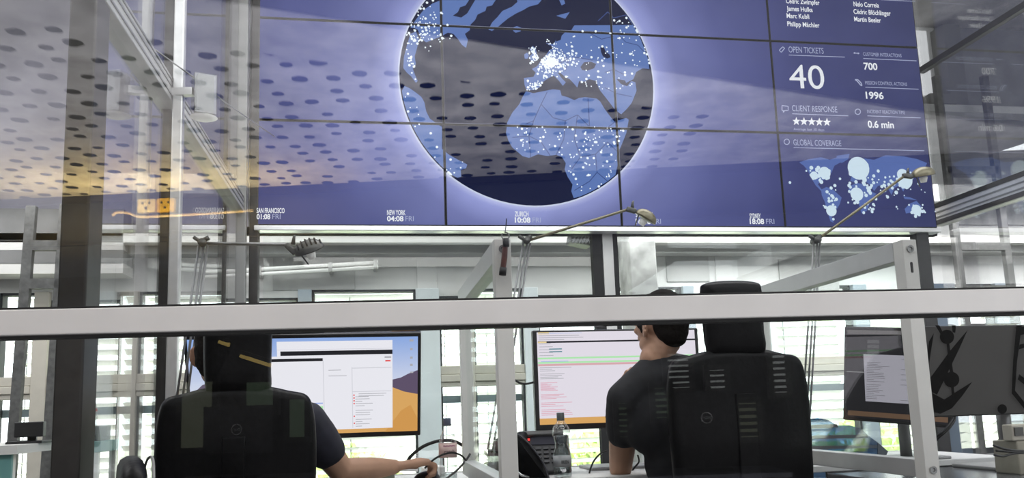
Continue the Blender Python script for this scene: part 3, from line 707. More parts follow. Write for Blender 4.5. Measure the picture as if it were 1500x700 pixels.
for k in range(5):
    c = (1166 + k * 11.2, 178 + k * .35); bm = B()
    poly(bm, [W3(c[0] + (6.2 if i % 2 == 0 else 2.6) * math.sin(i * PI / 5), c[1] - (6.6 if i % 2 == 0 else 2.7) * math.cos(i * PI / 5), 7) for i in range(10)]); obj('star', bm, WT, vw)
M2 = lambda pts, k=3: G(pts, k, 2.06, 1130, 0)
bm = B()
for pl in ([(84, 490), (112, 480), (150, 474), (176, 482), (200, 474), (212, 488), (190, 500), (182, 520), (166, 540), (150, 546), (140, 556), (152, 572), (166, 580), (150, 576), (134, 560), (122, 540), (110, 515), (98, 500)], [(196, 470), (236, 464), (232, 480), (212, 492), (200, 482)],
           [(150, 572), (166, 564), (186, 572), (212, 596), (206, 616), (192, 640), (182, 655), (188, 672), (178, 668), (170, 640), (160, 606), (152, 590)], [(234, 562), (258, 552), (284, 556), (306, 580), (316, 584), (300, 606), (288, 636), (272, 644), (264, 616), (258, 594), (240, 588), (232, 575)],
           [(238, 545), (246, 520), (262, 505), (258, 492), (280, 478), (310, 482), (345, 468), (400, 472), (440, 480), (470, 492), (462, 508), (440, 520), (428, 540), (408, 556), (398, 578), (386, 560), (372, 566), (362, 588), (348, 560), (322, 560), (310, 576), (296, 556), (280, 545), (262, 540), (250, 550)], [(402, 630), (418, 614), (438, 606), (452, 622), (452, 640), (436, 650), (420, 642), (406, 644)], [(398, 592), (420, 596), (440, 604), (420, 602), (402, 600)]):
    poly(bm, M2(pl))
obj('coverage_map', bm, glow('map_blue', (.13, .20, .52), 1), vw)
bm = B(); lands2 = None
def mdot(cx, cy, sx, sy, n, rr):
    for _ in range(n):
        p = M2([(R_.gauss(cx, sx), R_.gauss(cy, sy))], 6)[0]; disc(bm, p, R_.choice(rr) * .62, 10)
mdot(150, 525, 16, 16, 34, (.012, .018, .024)); mdot(262, 512, 14, 12, 60, (.014, .02, .03)); mdot(270, 580, 20, 24, 34, (.012, .018, .022)); mdot(330, 555, 30, 18, 34, (.01, .014, .02)); mdot(400, 560, 20, 20, 24, (.012, .018, .024)); mdot(435, 632, 12, 10, 10, (.012, .02)); mdot(180, 600, 10, 25, 22, (.01, .016, .02)); mdot(300, 625, 14, 12, 12, (.012, .018)); mdot(420, 600, 40, 30, 14, (.008, .012))
for x, y, r in ((160, 522, .045), (262, 508, .085), (257, 586, .05), (402, 545, .06), (180, 636, .04), (395, 528, .045), (437, 634, .04), (55, 551, .01), (128, 530, .03)): disc(bm, M2([(x, y)], 6)[0], r, 20)
ob = obj('coverage_dots', bm, glow('map_dot', (.72, .88, 1), 1.1), vw); ob['kind'] = 'stuff'
# ================================================================ desk screens, desks, monitors
DZ = .725
def desk_screen(name, label, X, nearx_px, y0_=2.07, y1_=2.98, zt=1.425, zb=.745, w=.045):
    t = thing(name, label, 'desk divider', (X, y0_, 0), 'white framed desk dividers')
    h_ = w / 2
    bm = B(); boxmm(bm, (X - h_, y0_, 0), (X + h_, y0_ + .045, zt), .002); obj('post', bm, WHITE, t)
    bm = B(); boxmm(bm, (X - h_, y1_, zb), (X + h_, y1_ + .045, zt - .058), .002); obj('post', bm, WHITE, t)
    bm = B(); boxmm(bm, (X - h_, y0_ + .046, zt - .058), (X + h_, y1_ + .045, zt), .002); obj('top_rail', bm, ALUW, t)
    bm = B(); boxmm(bm, (X - h_, y0_ + .046, zb), (X + h_, y1_ - .001, zb + .05), .002); obj('bottom_rail', bm, ALUW, t)
    bm = B(); boxmm(bm, (X - .003, y0_ + .045, zb + .05), (X + .003, y1_, zt - .058)); obj('glass', bm, GLASSW, t)
    for z in (zt - .028, zb + .022):
        bm = B(); lathe(bm, [(0, -.001), (.009, -.001), (.011, .003), (.006, .003), (.004, 0)], Matrix.Translation((X, y0_ - .001, z)) @ Matrix.Rotation(PI / 2, 4, 'X'), 14); obj('bolt', bm, GREYM, t)
    bm = B(); boxmm(bm, (X - .006, y0_ - .001, zt - .10), (X + .006, y0_ + .01, zt - .065), .004); obj('slot', bm, BLACK, t)
    return t
ALUW = mat('satin_aluminium', (.56, .56, .56), .4, .35, .04, 25)
desk_screen('desk_divider', 'white framed glass desk divider with a dark red tool hanging on its post', P(736, 360, Y=2.07).x, 0)
desk_screen('desk_divider', 'white framed glass desk divider with a bolted corner between the tall chair and the large dark monitor', P(1327, 360, Y=2.07).x + .012, 0)
# tool on the post
tp = [P(*q, Y=2.05) for q in ((740, 345), (740, 352), (740, 362), (739, 376), (737, 392), (736, 402))]
tl = thing('pocket_tool', 'dark red pocket tool hanging by a ring from the white post', 'tool', tp[1])
bm = B(); tube(bm, tp[1:], [.006, .007, .008, .0075, .008], 10); obj('handle', bm, mat('dark_red_wood', (.10, .03, .025), .45, 0, .3, 60), tl, True)
bm = B(); tube(bm, [tp[1] + V((.001, -.003, .004)), tp[2] + V((.002, -.003, 0))], .0085, 10); obj('collar', bm, BLACK, tl, True)
bm = B(); tube(bm, [tp[4], tp[5] - V((0, 0, .002))], .0095, 10); obj('end_cap', bm, BLACK, tl, True)
bm = B(); tube(bm, [tp[0] + V((.010 * math.sin(k * PI / 8), -.004, .010 * math.cos(k * PI / 8) - .002)) for k in range(15)], .0018, 6); obj('ring', bm, GREYM, tl, True)
bm = B(); tube(bm, [P(742, 320, Y=2.06), P(741, 332, Y=2.065), tp[0] + V((0, 0, .008))], .0014, 6); obj('cord', bm, BLACK, tl)
DESKM = mat('pale_grey_desktop', (.60, .60, .59), .45, 0, .04, 12)
def desk(label, x0, x1, y0_, y1_, m_, edge):
    t = thing('desk', label, 'desk', ((x0 + x1) / 2, (y0_ + y1_) / 2, 0))
    bm = B(); boxmm(bm, (x0, y0_, DZ - .025), (x1, y1_, DZ), .004); obj('top', bm, m_, t)
    bm = B()
    boxmm(bm, (x0, y1_, DZ - .03), (x1, y1_ + .008, DZ + .004)); obj('edge_band', bm, edge, t)
    for x in (x0 + .06, x1 - .06):
        for y in (y0_ + .06, y1_ - .06):
            bm = B(); boxmm(bm, (x - .025, y - .025, 0), (x + .025, y + .025, DZ - .025), .003); obj('leg', bm, WHITE, t)
    return t
desk('long pale desk under the wide monitor and both seated people', -.73, 2.45, 2.84, 3.36, DESKM, ALU)
desk('dark topped desk with a black edge beyond the bolted divider', 1.50, 3.3, 1.92, 2.56, mat('dark_glass_desktop', (.10, .105, .11), .18, 0), BLACK)
# ---- monitors
def quad_on(bm, o, ud, vd, u0, v0, u1, v1): bm.faces.new([bm.verts.new(o + ud * u + vd * v) for u, v in ((u0, v0), (u1, v0), (u1, v1), (u0, v1))])
def monitor(label, tl_, tr_, bl_, base_z, thick=.035, bez=(.012, .012, .014, .022), group=None, base=True):
    """casing spanned by three room points of its front: top corners and one bottom corner"""
    ud = (tr_ - tl_); w = ud.length; ud.normalize(); vd = (bl_ - tl_); h_ = vd.length
    vd = -vd; vd = (vd - ud * vd.dot(ud)).normalized(); nd = ud.cross(vd).normalized()    # nd towards the viewer
    if nd.y > 0: nd = -nd
    o = tl_ - vd * h_; c = o + ud * w / 2 + vd * h_ / 2
    R3 = Matrix((ud, -nd, vd)).transposed()
    ft = V((c.x - nd.x * .14, c.y - nd.y * .14, base_z))
    t = thing('monitor', label, 'monitor', ft)
    bm = B(); box(bm, c - nd * thick / 2, (w, thick, h_), R3, .004); cas = obj('casing', bm, BLACK, t)
    bm = B(); box(bm, c - nd * (thick + .02), (w * .5, .045, h_ * .6), R3, .015); obj('back_housing', bm, BLACK, cas)
    l, r, tp_, bt = bez
    so = o + ud * l + vd * bt + nd * .0012; sw, sh = w - l - r, h_ - bt - tp_
    if base:
        bm = B(); p = c - nd * (thick + .06) - vd * h_ * .1
        tube(bm, [V((p.x, p.y, base_z + .01)), V((p.x, p.y, p.z))], .022, 12); box(bm, p + nd * .02, (.08, .06, .08), R3, .008); obj('stand_column', bm, GREYM, t, True)
        bm = B(); boxmm(bm, (p.x - .13, p.y - .09, base_z), (p.x + .13, p.y + .11, base_z + .012), .004); obj('stand_foot', bm, GREYM, t)
    return t, so, ud, vd, nd, sw, sh
def screen_layers(t, so, ud, vd, nd, sw, sh, items):
    few = ('drawn_shape', 'red_button', 'row_blue', 'tab', 'blue_line', 'row_green', 'link_block', 'app_window', 'window_bar', 'side_list')
    items = [(k, *(nm, kd, [d], m_)) for k, (nm, kd, dd, m_) in enumerate(items) for d in ([x for x in dd] if nm in few else [None])] if 0 else [x for nm, kd, dd, m_ in items for x in ([(nm, kd, [d], m_) for d in dd] if nm in few else [(nm, kd, dd, m_)])]
    scr_ = None
    for k, (nm, kind, data, m_) in enumerate(items):
        o = so + nd * .0009 * k; bm = B()
        if kind == 'r':
            for (u0, v0, u1, v1) in data: quad_on(bm, o, ud * sw, vd * sh, u0, v0, u1, v1)
        else:
            for pl in data: poly(bm, [o + ud * sw * u + vd * sh * v for u, v in pl])
        ob = obj(nm, bm, m_, scr_ or t)
        if scr_ is None: scr_ = ob
# wide monitor with the dune wallpaper
t = monitor('wide black monitor with a desert dune wallpaper and white windows', P(268, 492, Y=2.95), P(617, 487, Y=2.95), P(270, 650, Y=3.1), DZ)
x0s, x1s = 272, 611
def U(px): return (px - x0s) / (x1s - x0s)
def Vv(py): return 1 - (py - 496) / (630 - 496)
def skym():
    m = bpy.data.materials.new('wallpaper_sky'); m.use_nodes = True; nt = m.node_tree; nt.nodes.clear(); N = nt.nodes.new; Lk = nt.links.new
    o = N('ShaderNodeOutputMaterial'); e = N('ShaderNodeEmission'); g = N('ShaderNodeNewGeometry'); s = N('ShaderNodeSeparateXYZ'); mr = N('ShaderNodeMapRange'); cr = N('ShaderNodeValToRGB')
    Lk(g.outputs['Position'], s.inputs[0]); Lk(s.outputs['Z'], mr.inputs['Value']); mr.inputs['From Min'].default_value = 1.05; mr.inputs['From Max'].default_value = 1.26
    cr.color_ramp.elements[0].color = (.72, .76, .88, 1); cr.color_ramp.elements[1].color = (.25, .40, .78, 1); Lk(mr.outputs[0], cr.inputs[0]); Lk(cr.outputs[0], e.inputs[0]); Lk(e.outputs[0], o.inputs[0]); return m
TXT = glow('screen_text_grey', (.42, .42, .46)); WIN = glow('screen_window_white', (.86, .86, .92)); DARKB = glow('screen_dark_bar', (.02, .02, .025)); RED = glow('screen_red', (.8, .06, .06))
rl_ = random.Random(3)
def lines(u0, u1, v1, v0, n, p=.75):
    out = []
    for k in range(n):
        v = v1 + (v0 - v1) * k / max(1, n - 1)
        if rl_.random() < p: out.append((u0, v, u0 + (u1 - u0) * rl_.uniform(.3, 1), v + .006))
    return out
screen_layers(*t, [
    ('screen', 'r', [(0, 0, 1, 1)], skym()),
    ('wallpaper_mountain', 'p', [[(0, Vv(567)), (U(283), Vv(563)), (U(290), Vv(557)), (U(297), Vv(555)), (U(306), Vv(560)), (U(340), Vv(575)), (U(570), Vv(556)), (U(585), Vv(553)), (U(596), Vv(548)), (U(611), Vv(543)), (1, Vv(590)), (0, Vv(590))]], glow('wallpaper_rock', (.12, .09, .15))),
    ('wallpaper_dune', 'p', [[(0, Vv(575)), (U(330), Vv(580)), (U(450), Vv(566)), (U(571), Vv(566)), (U(590), Vv(573)), (1, Vv(577)), (1, 0), (0, 0)]], glow('wallpaper_sand', (.72, .40, .13))),
    ('wallpaper_snow', 'p', [[(U(286), Vv(570)), (U(296), Vv(560)), (U(305), Vv(566)), (U(312), Vv(575)), (U(300), Vv(580)), (U(288), Vv(578))]], glow('wallpaper_haze', (.75, .72, .74))),
    ('wallpaper_shade', 'p', [[(U(585), Vv(600)), (U(600), Vv(592)), (1, Vv(612)), (1, 0), (U(560), 0)]], glow('wallpaper_sand_dark', (.66, .33, .09))),
    ('app_window', 'r', [(U(400), Vv(624), U(572), Vv(500)), (U(330), Vv(616), U(468), Vv(520))], WIN),
    ('window_bar', 'r', [(U(405), Vv(519), U(572), Vv(513)), (U(330), Vv(527), U(467), Vv(523))], DARKB),
    ('panel_line', 'r', [(U(467), Vv(624), U(468), Vv(523)), (U(510), Vv(622), U(511), Vv(536)), (U(511), Vv(571), U(570), Vv(570)), (U(511), Vv(538), U(570), Vv(537)), (U(400), Vv(511), U(572), Vv(510.5))], glow('screen_line', (.66, .66, .72))),
    ('text_lines', 'r', lines(U(515), U(545), Vv(578), Vv(620), 14, .8) + lines(U(475), U(505), Vv(540), Vv(548), 2, 1) + lines(U(520), U(565), Vv(574), Vv(577), 2, 1) + [(U(560), Vv(524), U(570), Vv(522)), (U(598), Vv(502), U(604), Vv(499)), (U(599), Vv(514), U(603), Vv(511)), (U(599), Vv(526), U(603), Vv(523)), (U(599), Vv(536), U(603), Vv(533)), (U(599), Vv(546), U(604), Vv(544))], TXT),
    ('red_button', 'r', [(U(561), Vv(529), U(569), Vv(527))], RED),
    ('text_marks', 'r', [(U(512), Vv(y), U(514), Vv(y - 2)) for y in (576, 580, 584, 588, 606, 616)], RED),
    ('row_green', 'r', [(U(440), Vv(594), U(466), Vv(589))], glow('screen_green', (.45, .85, .45))),
    ('row_blue', 'r', [(U(440), Vv(586), U(466), Vv(584)), (U(440), Vv(600), U(466), Vv(598))], glow('screen_blue', (.4, .5, .85))),
])
# code monitor
x0s, x1s = 787, 1015
t = monitor('black monitor with a white code page in front of the person resting chin on hand', P(780, 484, Y=3.1), P(1022, 480, Y=3.1), P(783, 631, Y=3.1), DZ, bez=(.016, .016, .008, .022))
def Vv(py): return 1 - (py - 488) / (623 - 488)
PINK = glow('screen_pink_text', (.75, .38, .48)); 
screen_layers(*t, [
    ('screen', 'r', [(0, 0, 1, 1)], glow('screen_page_lilac', (.80, .76, .84))),
    ('bottom_bar', 'r', [(0, 0, 1, Vv(614))], glow('wallpaper_sand', (.72, .40, .13))),
    ('title_bar', 'r', [(U(788), Vv(504), 1, Vv(501.5))], DARKB),
    ('tab', 'r', [(U(789), Vv(491), U(804), Vv(488)), (U(788), Vv(504), U(800), Vv(502))], glow('screen_tab', (.85, .68, .35))),
    ('row_green', 'r', [(0, Vv(528), 1, Vv(525.5)), (0, Vv(534.5), 1, Vv(532))], glow('screen_green', (.45, .85, .45))),
    ('row_red', 'r', [(0, Vv(538), 1, Vv(535))], glow('screen_row_red', (.72, .42, .45))),
    ('link_block', 'r', [(U(803), Vv(514), U(821), Vv(512.5)), (U(803), Vv(518), U(821), Vv(516.5))], glow('screen_teal', (.08, .25, .30))),
    ('blue_line', 'r', [(U(791), Vv(532), U(829), Vv(531)), (U(790), Vv(490.5), U(850), Vv(490))], glow('screen_blue', (.4, .5, .85))),
    ('text_lines', 'r', lines(U(789), U(835), Vv(541), Vv(557), 8, .9) + lines(U(789), U(810), Vv(506), Vv(523), 5, 1) + lines(U(789), U(860), Vv(494), Vv(500), 3, 1), TXT),
    ('pink_text', 'r', lines(U(789), U(815), Vv(563), Vv(574), 8, 1) + lines(U(789), U(838), Vv(580), Vv(586), 4, 1) + lines(U(789), U(848), Vv(592), Vv(612), 9, .9), PINK),
])
# dark document monitor
x0s, x1s = 1243, 1400
t = monitor('dark monitor showing a white document page behind the bolted divider', P(1237, 478, Y=2.98), P(1395, 481, Y=2.72), P(1252, 615, Y=2.98), DZ, bez=(.012, .012, .008, .012))
def Vv(py): return 1 - (py - 481) / (611 - 481)
screen_layers(*t, [
    ('screen', 'r', [(0, 0, 1, 1)], glow('screen_dark_grey', (.022, .021, .024))),
    ('top_bar', 'r', [(0, Vv(489), 1, Vv(483))], glow('screen_bar_grey', (.14, .13, .13))),
    ('bottom_bar', 'r', [(.02, Vv(608), 1, Vv(601))], glow('screen_bar_brown', (.14, .085, .055))),
    ('document', 'p', [[(.20, Vv(586)), (.17, Vv(518)), (.86, Vv(518)), (.86, Vv(586))]], glow('screen_document', (.40, .38, .44))),
    ('side_list', 'r', [(.21, Vv(517), .33, Vv(511)), (.21, Vv(509), .33, Vv(504)), (.21, Vv(502), .33, Vv(497))], glow('screen_list_grey', (.08, .08, .085))),
    ('text_lines', 'r', lines(.21, .44, Vv(530), Vv(582), 22, .9) + lines(.55, .8, Vv(524), Vv(582), 9, .6), glow('screen_text_dark', (.2, .19, .22))),
    ('rule', 'r', [(0, Vv(545), .18, Vv(544))], glow('screen_bar_grey2', (.3, .3, .3))),
])
# big dark monitor on the dark desk
tlp, trp, blp = P(1352, 477.5, Y=2.34), P(1612, 474, Y=2.34), P(1356, 611, Y=2.34)
t = monitor('large dark grey monitor with a black spiky line drawing over the cable', tlp, trp, blp, DZ, bez=(.004, .004, .004, .004), thick=.03)
so, ud, vd, nd, sw, sh = t[1:]
def loc_(px, py):
    p = P(px, py, Y=2.34) - so; return (p.dot(ud) / sw, p.dot(vd) / sh)
Lp = lambda pts: [loc_(*q) for q in pts]
circ = lambda x, y, r: Lp([(x + r * math.cos(k * PI / 9), y + r * math.sin(k * PI / 9)) for k in range(18)])
screen_layers(*t, [
    ('screen', 'r', [(0, 0, 1, 1)], mat('satin_dark_screen', (.030, .029, .028), .7, spec=.2, emit=(.024, .0235, .023), estr=1.0, noise=.1)),
    ('drawn_shape', 'p', [Lp([(1357, 560), (1372, 540), (1390, 515), (1417, 483), (1404, 512), (1388, 545), (1372, 578), (1360, 572)]), Lp([(1357, 556), (1362, 520), (1367, 488), (1360, 500), (1356, 530)]), circ(1386, 493.5, 10.5), Lp([(1385, 503), (1389, 503), (1395, 546), (1390, 546)]), circ(1392, 556, 11.5), Lp([(1391, 566), (1395, 566), (1397, 588), (1393, 588)]), Lp([(1362, 575), (1381, 585), (1395, 576), (1422, 559), (1407, 580), (1392, 598), (1375, 606), (1360, 602)]),
        Lp([(1486, 477), (1494, 477), (1487, 530), (1484, 572), (1500, 592), (1500, 602), (1479, 576), (1481, 530)]), Lp([(1484, 480), (1512, 477), (1520, 482), (1490, 492)]), Lp([(1490, 505), (1510, 500), (1510, 506), (1489, 512)]), Lp([(1489, 548), (1512, 566), (1508, 572), (1487, 556)]), circ(1464, 599, 7), Lp([(1366, 477), (1372, 477), (1378, 489), (1374, 490)]), Lp([(1390, 477), (1396, 477), (1395, 488), (1391, 487)])], mat('drawing_black', (.004, .004, .004), .9, spec=.05)),
])
bm = B()
for dy in (0, 4): tube(bm, spline([P(1397 + dy * .3, 608, Y=2.36), P(1394 + dy, 616, Y=2.33), P(1384 + dy, 630, Y=2.33), P(1372 + dy, 640, Y=2.35), P(1362 + dy, 652, Y=2.4)], 6), .004, 8)
o = obj('cable', bm, BLACK, smooth=True); tag(o, 'pair of black leads dropping from under the large dark monitor', 'cable')
for k, (pts, lb) in enumerate((([(1455, 652), (1470, 657), (1490, 660), (1510, 661)], 'upper black loop'), ([(1459, 660), (1475, 661), (1495, 662), (1512, 662)], 'middle black lead'), ([(1456, 666), (1470, 668), (1485, 664), (1508, 663)], 'lower black loop'))):
    bm = B(); tube(bm, spline([P(x, y, Y=2.17) for x, y in pts], 6), .0035, 8); o = obj('cable', bm, BLACK, smooth=True); tag(o, lb + ' of cable sticking out beside the small square clock', 'cable')
p, q = P(1481, 622, Y=2.2), P(1506, 645, Y=2.2)
t = thing('desk_clock', 'small beige square clock with a dark display on a stack of boxes', 'clock', ((p.x + q.x) / 2, 2.22, q.z))
bm = B(); boxmm(bm, (p.x, 2.2, q.z), (q.x + .02, 2.24, p.z), .004); obj('case', bm, mat('beige_plastic', (.50, .47, .40), .5), t)
a, b = P(1485, 626, Y=2.199), P(1499, 638, Y=2.199); bm = B(); boxmm(bm, (a.x, 2.196, b.z), (b.x, 2.201, a.z)); obj('display', bm, mat('lcd_dark', (.05, .05, .045), .3), t)
bm = B(); boxmm(bm, (p.x + .012, 2.2, DZ + .0), (q.x + .05, 2.3, q.z - .001), .004); o = obj('storage_box', bm, mat('khaki_card', (.36, .34, .28), .7, 0, .1, 20)); tag(o, 'khaki box under the small square clock on the dark desk', 'box')
# left room furniture behind the side glass
Y_ = 4.3; p, q = P(22, 650, Y=Y_), P(66, 617, Y=Y_)
t = thing('table', 'white table with a teal front behind the side glass', 'table', (p.x - .4, Y_, 0))
zt_ = p.z - .0
bm = B(); boxmm(bm, (p.x - 1.2, Y_ - .3, zt_ - .04), (q.x + .0, Y_ + .4, zt_)); obj('top', bm, WHITE, t)
bm = B(); boxmm(bm, (p.x - 1.15, Y_ - .28, zt_ - .16), (q.x - .03, Y_ - .26, zt_ - .04)); obj('front_panel', bm, mat('teal_board', (.16, .36, .34), .5), t)
for x in (p.x - 1.1, q.x - .06): 
    for y in (Y_ - .26, Y_ + .36): bm = B(); boxmm(bm, (x - .025, y - .01, 0), (x + .025, y + .04, zt_ - .04)); obj('leg', bm, WHITE, t)
t = thing('monitor', 'low black monitor standing on the white table behind the side glass', 'monitor', ((p.x + q.x) / 2, Y_, zt_))
bm = B(); boxmm(bm, (p.x, Y_ - .02, zt_ + .03), (q.x, Y_ + .02, q.z), .004); obj('casing', bm, BLACK, t)
bm = B(); boxmm(bm, ((p.x + q.x) / 2 - .08, Y_ - .07, zt_), ((p.x + q.x) / 2 + .08, Y_ + .09, zt_ + .012)); boxmm(bm, ((p.x + q.x) / 2 - .02, Y_ + .021, zt_ + .012), ((p.x + q.x) / 2 + .02, Y_ + .035, zt_ + .10)); obj('stand', bm, BLACK, t)
# desk box with two bottles
Yb = 4.4; p, q = P(113, 647, Y=Yb), P(144, 624, Y=Yb)
t = thing('equipment_box', 'black box carrying two red labelled bottles behind the side glass', 'box', ((p.x + q.x) / 2, Yb + .08, p.z))
bm = B(); boxmm(bm, (p.x, Yb, p.z), (q.x, Yb + .2, q.z), .004); obj('body', bm, mat('dark_slate_plastic', (.05, .055, .06), .5), t)
bm = B(); boxmm(bm, (p.x + .01, Yb - .004, p.z + .02), (q.x - .01, Yb, p.z + .03)); obj('slot', bm, BLACKM, t)
tb = thing('side_table', 'pale narrow table under the black box behind the side glass', 'table', ((p.x + q.x) / 2, Yb + .1, 0))
bm = B(); boxmm(bm, (p.x - .05, Yb - .05, p.z - .055), (q.x + .03, Yb + .3, p.z - .001), .003); obj('top', bm, mat('teal_board', (.16, .36, .34)), tb)
for x in (p.x - .02, q.x): 
    for y in (Yb - .02, Yb + .25): bm = B(); boxmm(bm, (x - .015, y - .015, 0), (x + .015, y + .015, p.z - .055)); obj('leg', bm, WHITE, tb)
for x, lb in ((121, 'clear bottle with a red band standing on the black box, nearer the thick post'), (133, 'clear bottle with a red band standing on the black box, farther from the thick post')):
    c = P(x, 624, Y=Yb + .08); c.z = q.z
    t = thing('bottle', lb, 'bottle', c)
    bm = B(); lathe(bm, [(.026, .001), (.028, .01), (.028, .08), (.012, .12), (.012, .135)], Matrix.Translation(c), 16); obj('body', bm, pane('clear_plastic', .06, .6, (.92, .945, .955), .35), t, True)
    bm = B(); lathe(bm, [(.0285, .075), (.0287, .078), (.0275, .092), (.026, .092)], Matrix.Translation(c), 16); obj('band', bm, mat('red_label', (.45, .04, .05), .5), t)
    bm = B(); lathe(bm, [(.014, .133), (.014, .15), (.012, .152)], Matrix.Translation(c), 14); obj('cap', bm, WHITE, t)
# lettering on the side room window, mirrored
a = P(67, 547, Y=WY + .048)
t = bpy.data.objects.get('window_3')
for s, x0, x1, yb, cap in (('Mission', 69, 47, 546, 8), ('Ope', 66, 50, 567, 7)):
    p = P(x0, yb, Y=WY + .045); w = (P(x0, yb, Y=WY).x - P(x1, yb, Y=WY).x); c = P(x0, yb - cap, Y=WY).z - P(x0, yb, Y=WY).z
    text_on('lettering', s, p, (-1, 0, 0), (0, 0, 1), w, c, BLACKM, t, .02)['kind'] = 'structure'
# ================================================================ chairs
LEATH = mat('black_leather', (.0045, .0045, .005), .42, 0, .3, 60, spec=.10, bump=.15)
CHROME = mat('chrome', (.6, .6, .6), .2, 1)
def rslab(bm, prof, th, bulge=.0, n=5):
    """upright cushion: outline prof (x, z) in the XZ plane, thickness th along Y, rounded rim"""
    pts = spline([V((x, 0, z)) for x, z in prof] + [V((prof[0][0], 0, prof[0][1]))], 5)[:-1]
    c = sum(pts, V()) / len(pts); rings = []
    for k in range(n + 1):
        a = PI * k / n - PI / 2; y = math.sin(a) * th / 2; ins = (1 - math.cos(a)) * th * .45
        ring = []
        for p in pts:
            d = V((p.x - c.x, 0, p.z - c.z)); L = d.length
            q = c + d * max(.2, (L - ins) / L); ring.append(bm.verts.new((q.x, y, q.z)))
        rings.append(ring)
    N_ = len(pts)
    for a, b in zip(rings, rings[1:]):
        for k in range(N_): bm.faces.new((a[k], a[(k + 1) % N_], b[(k + 1) % N_], b[k]))
    for ring, s in ((rings[0], -1), (rings[-1], 1)):
        cv = bm.verts.new((c.x, s * (th / 2 + bulge), c.z))
        for k in range(N_): bm.faces.new((ring[k], ring[(k + 1) % N_], cv))
    return bm
def make_chair(label):
    t = thing('office_chair', label, 'chair', (0, 0, 0))
    bm = B(); rslab(bm, [(-.15, .56), (0, .55), (.15, .56), (.225, .66), (.242, .82), (.245, .98), (.236, 1.07), (.215, 1.115), (.16, 1.13), (.09, 1.145), (0, 1.15), (-.09, 1.145), (-.16, 1.13), (-.215, 1.115), (-.236, 1.07), (-.245, .98), (-.242, .82), (-.225, .66)], .075, .02)
    obj('backrest', bm, LEATH, t, True)
    bm = B(); rslab(bm, [(-.095, 1.125), (0, 1.12), (.095, 1.125), (.103, 1.2), (.106, 1.30), (.105, 1.345), (.09, 1.368), (0, 1.376), (-.09, 1.368), (-.105, 1.345), (-.106, 1.30), (-.103, 1.2)], .085, .012)
    obj('headrest', bm, LEATH, t, True)
    bm = B(); bar(bm, (0, -.045, .42), (0, -.05, 1.0), .07, .02, (0, 1, 0), .004); obj('back_spine', bm, LEATH, t)
    bm = B(); box(bm, (0, .26, .47), (.50, .50, .09), None, .035, 4); obj('seat', bm, LEATH, t, True)
    for s in (-1, 1):
        bm = B(); tube(bm, spline([(s * .2, .25, .42), (s * .28, .26, .44), (s * .29, .24, .55), (s * .29, .2, .63)], 5), .016, 10); a_ = obj('armrest', bm, BLACK, t, True)
        bm = B(); box(bm, (s * .29, .22, .645), (.075, .26, .03), None, .012, 3); obj('arm_pad', bm, RUBBER, a_, True)
    bm = B(); boxmm(bm, (-.11, .12, .37), (.11, .36, .425), .012); obj('mechanism', bm, BLACK, t)
    bm = B(); tube(bm, [(0, .24, .10), (0, .24, .24), (0, .24, .241), (0, .24, .38)], [.03, .03, .02, .02], 14); obj('gas_lift', bm, CHROME, t, True)
    for k in range(5):
        a = 2 * PI * k / 5 + .3; d = V((math.cos(a), math.sin(a), 0)); c0 = V((0, .24, 0))
        bm = B(); bar(bm, c0 + V((0, 0, .115)), c0 + d * .30 + V((0, 0, .085)), .045, .03, bev=.006); f_ = obj('base_arm', bm, BLACK, t)
        bm = B(); s_ = V((-d.y, d.x, 0))
        for sg in (-1, 1): tube(bm, [c0 + d * .30 + s_ * sg * .006 + V((0, 0, .03)), c0 + d * .30 + s_ * sg * .024 + V((0, 0, .03))], .03, 14)
        tube(bm, [c0 + d * .30 + V((0, 0, .05)), c0 + d * .30 + V((0, 0, .09))], .008, 8); obj('caster', bm, RUBBER, f_, True)
    return t
ch = make_chair('tall black leather office chair with a headrest rising above the grey rail')
c = P(1083, 600, Y=2.5); ch.location = (c.x, 2.5, 0)
c = P(345, 600, Y=2.5); ch2 = dup(ch, 'lower black leather office chair in front of the wide monitor', (c.x + .005, 2.5, -.0)); ch2.scale = (.93, 1, 1)
# the lower one: its back and headrest sit deeper on the column
for chd in ch2.children:
    if chd.name.split('.')[0] in ('backrest', 'headrest', 'back_spine', 'seat', 'armrest', 'mechanism'): chd.location.z -= .075
# low chair seen edge-on
def visitor():
    t = thing('visitor_chair', 'low black chair seen edge-on beside the lower office chair', 'chair', (0, 0, 0))
    bm = B(); rslab(bm, [(-.16, .52), (0, .50), (.16, .52), (.2, .7), (.18, .87), (0, .905), (-.18, .87), (-.2, .7)], .05, .01)
    obj('backrest', bm, LEATH, t, True)
    bm = B(); box(bm, (0, .24, .45), (.44, .44, .05), None, .02, 3); obj('seat', bm, LEATH, t, True)
    bm = B(); bar(bm, (0, -.01, .45), (0, -.03, .6), .06, .015, (0, 1, 0)); obj('back_spine', bm, BLACK, t)
    for sx in (-1, 1):
        for sy in (.06, .42):
            bm = B(); tube(bm, [(sx * .19, sy, .43), (sx * .22, sy + (.03 if sy > .2 else -.03), 0)], .012, 10); obj('leg', bm, CHROME, t, True)
    bm = B(); tube(bm, spline([(-.2, .03, .7), (-.17, .035, .86), (0, .04, .90), (.17, .035, .86), (.2, .03, .7)], 6), .003, 8); obj('piping', bm, mat('pale_piping', (.25, .25, .24), .5), t, True)
    return t
vch = visitor(); c = P(200, 660, Y=1.9); vch.location = (c.x - .01, 1.9, 0); vch.rotation_euler.z = -PI / 2 + .31
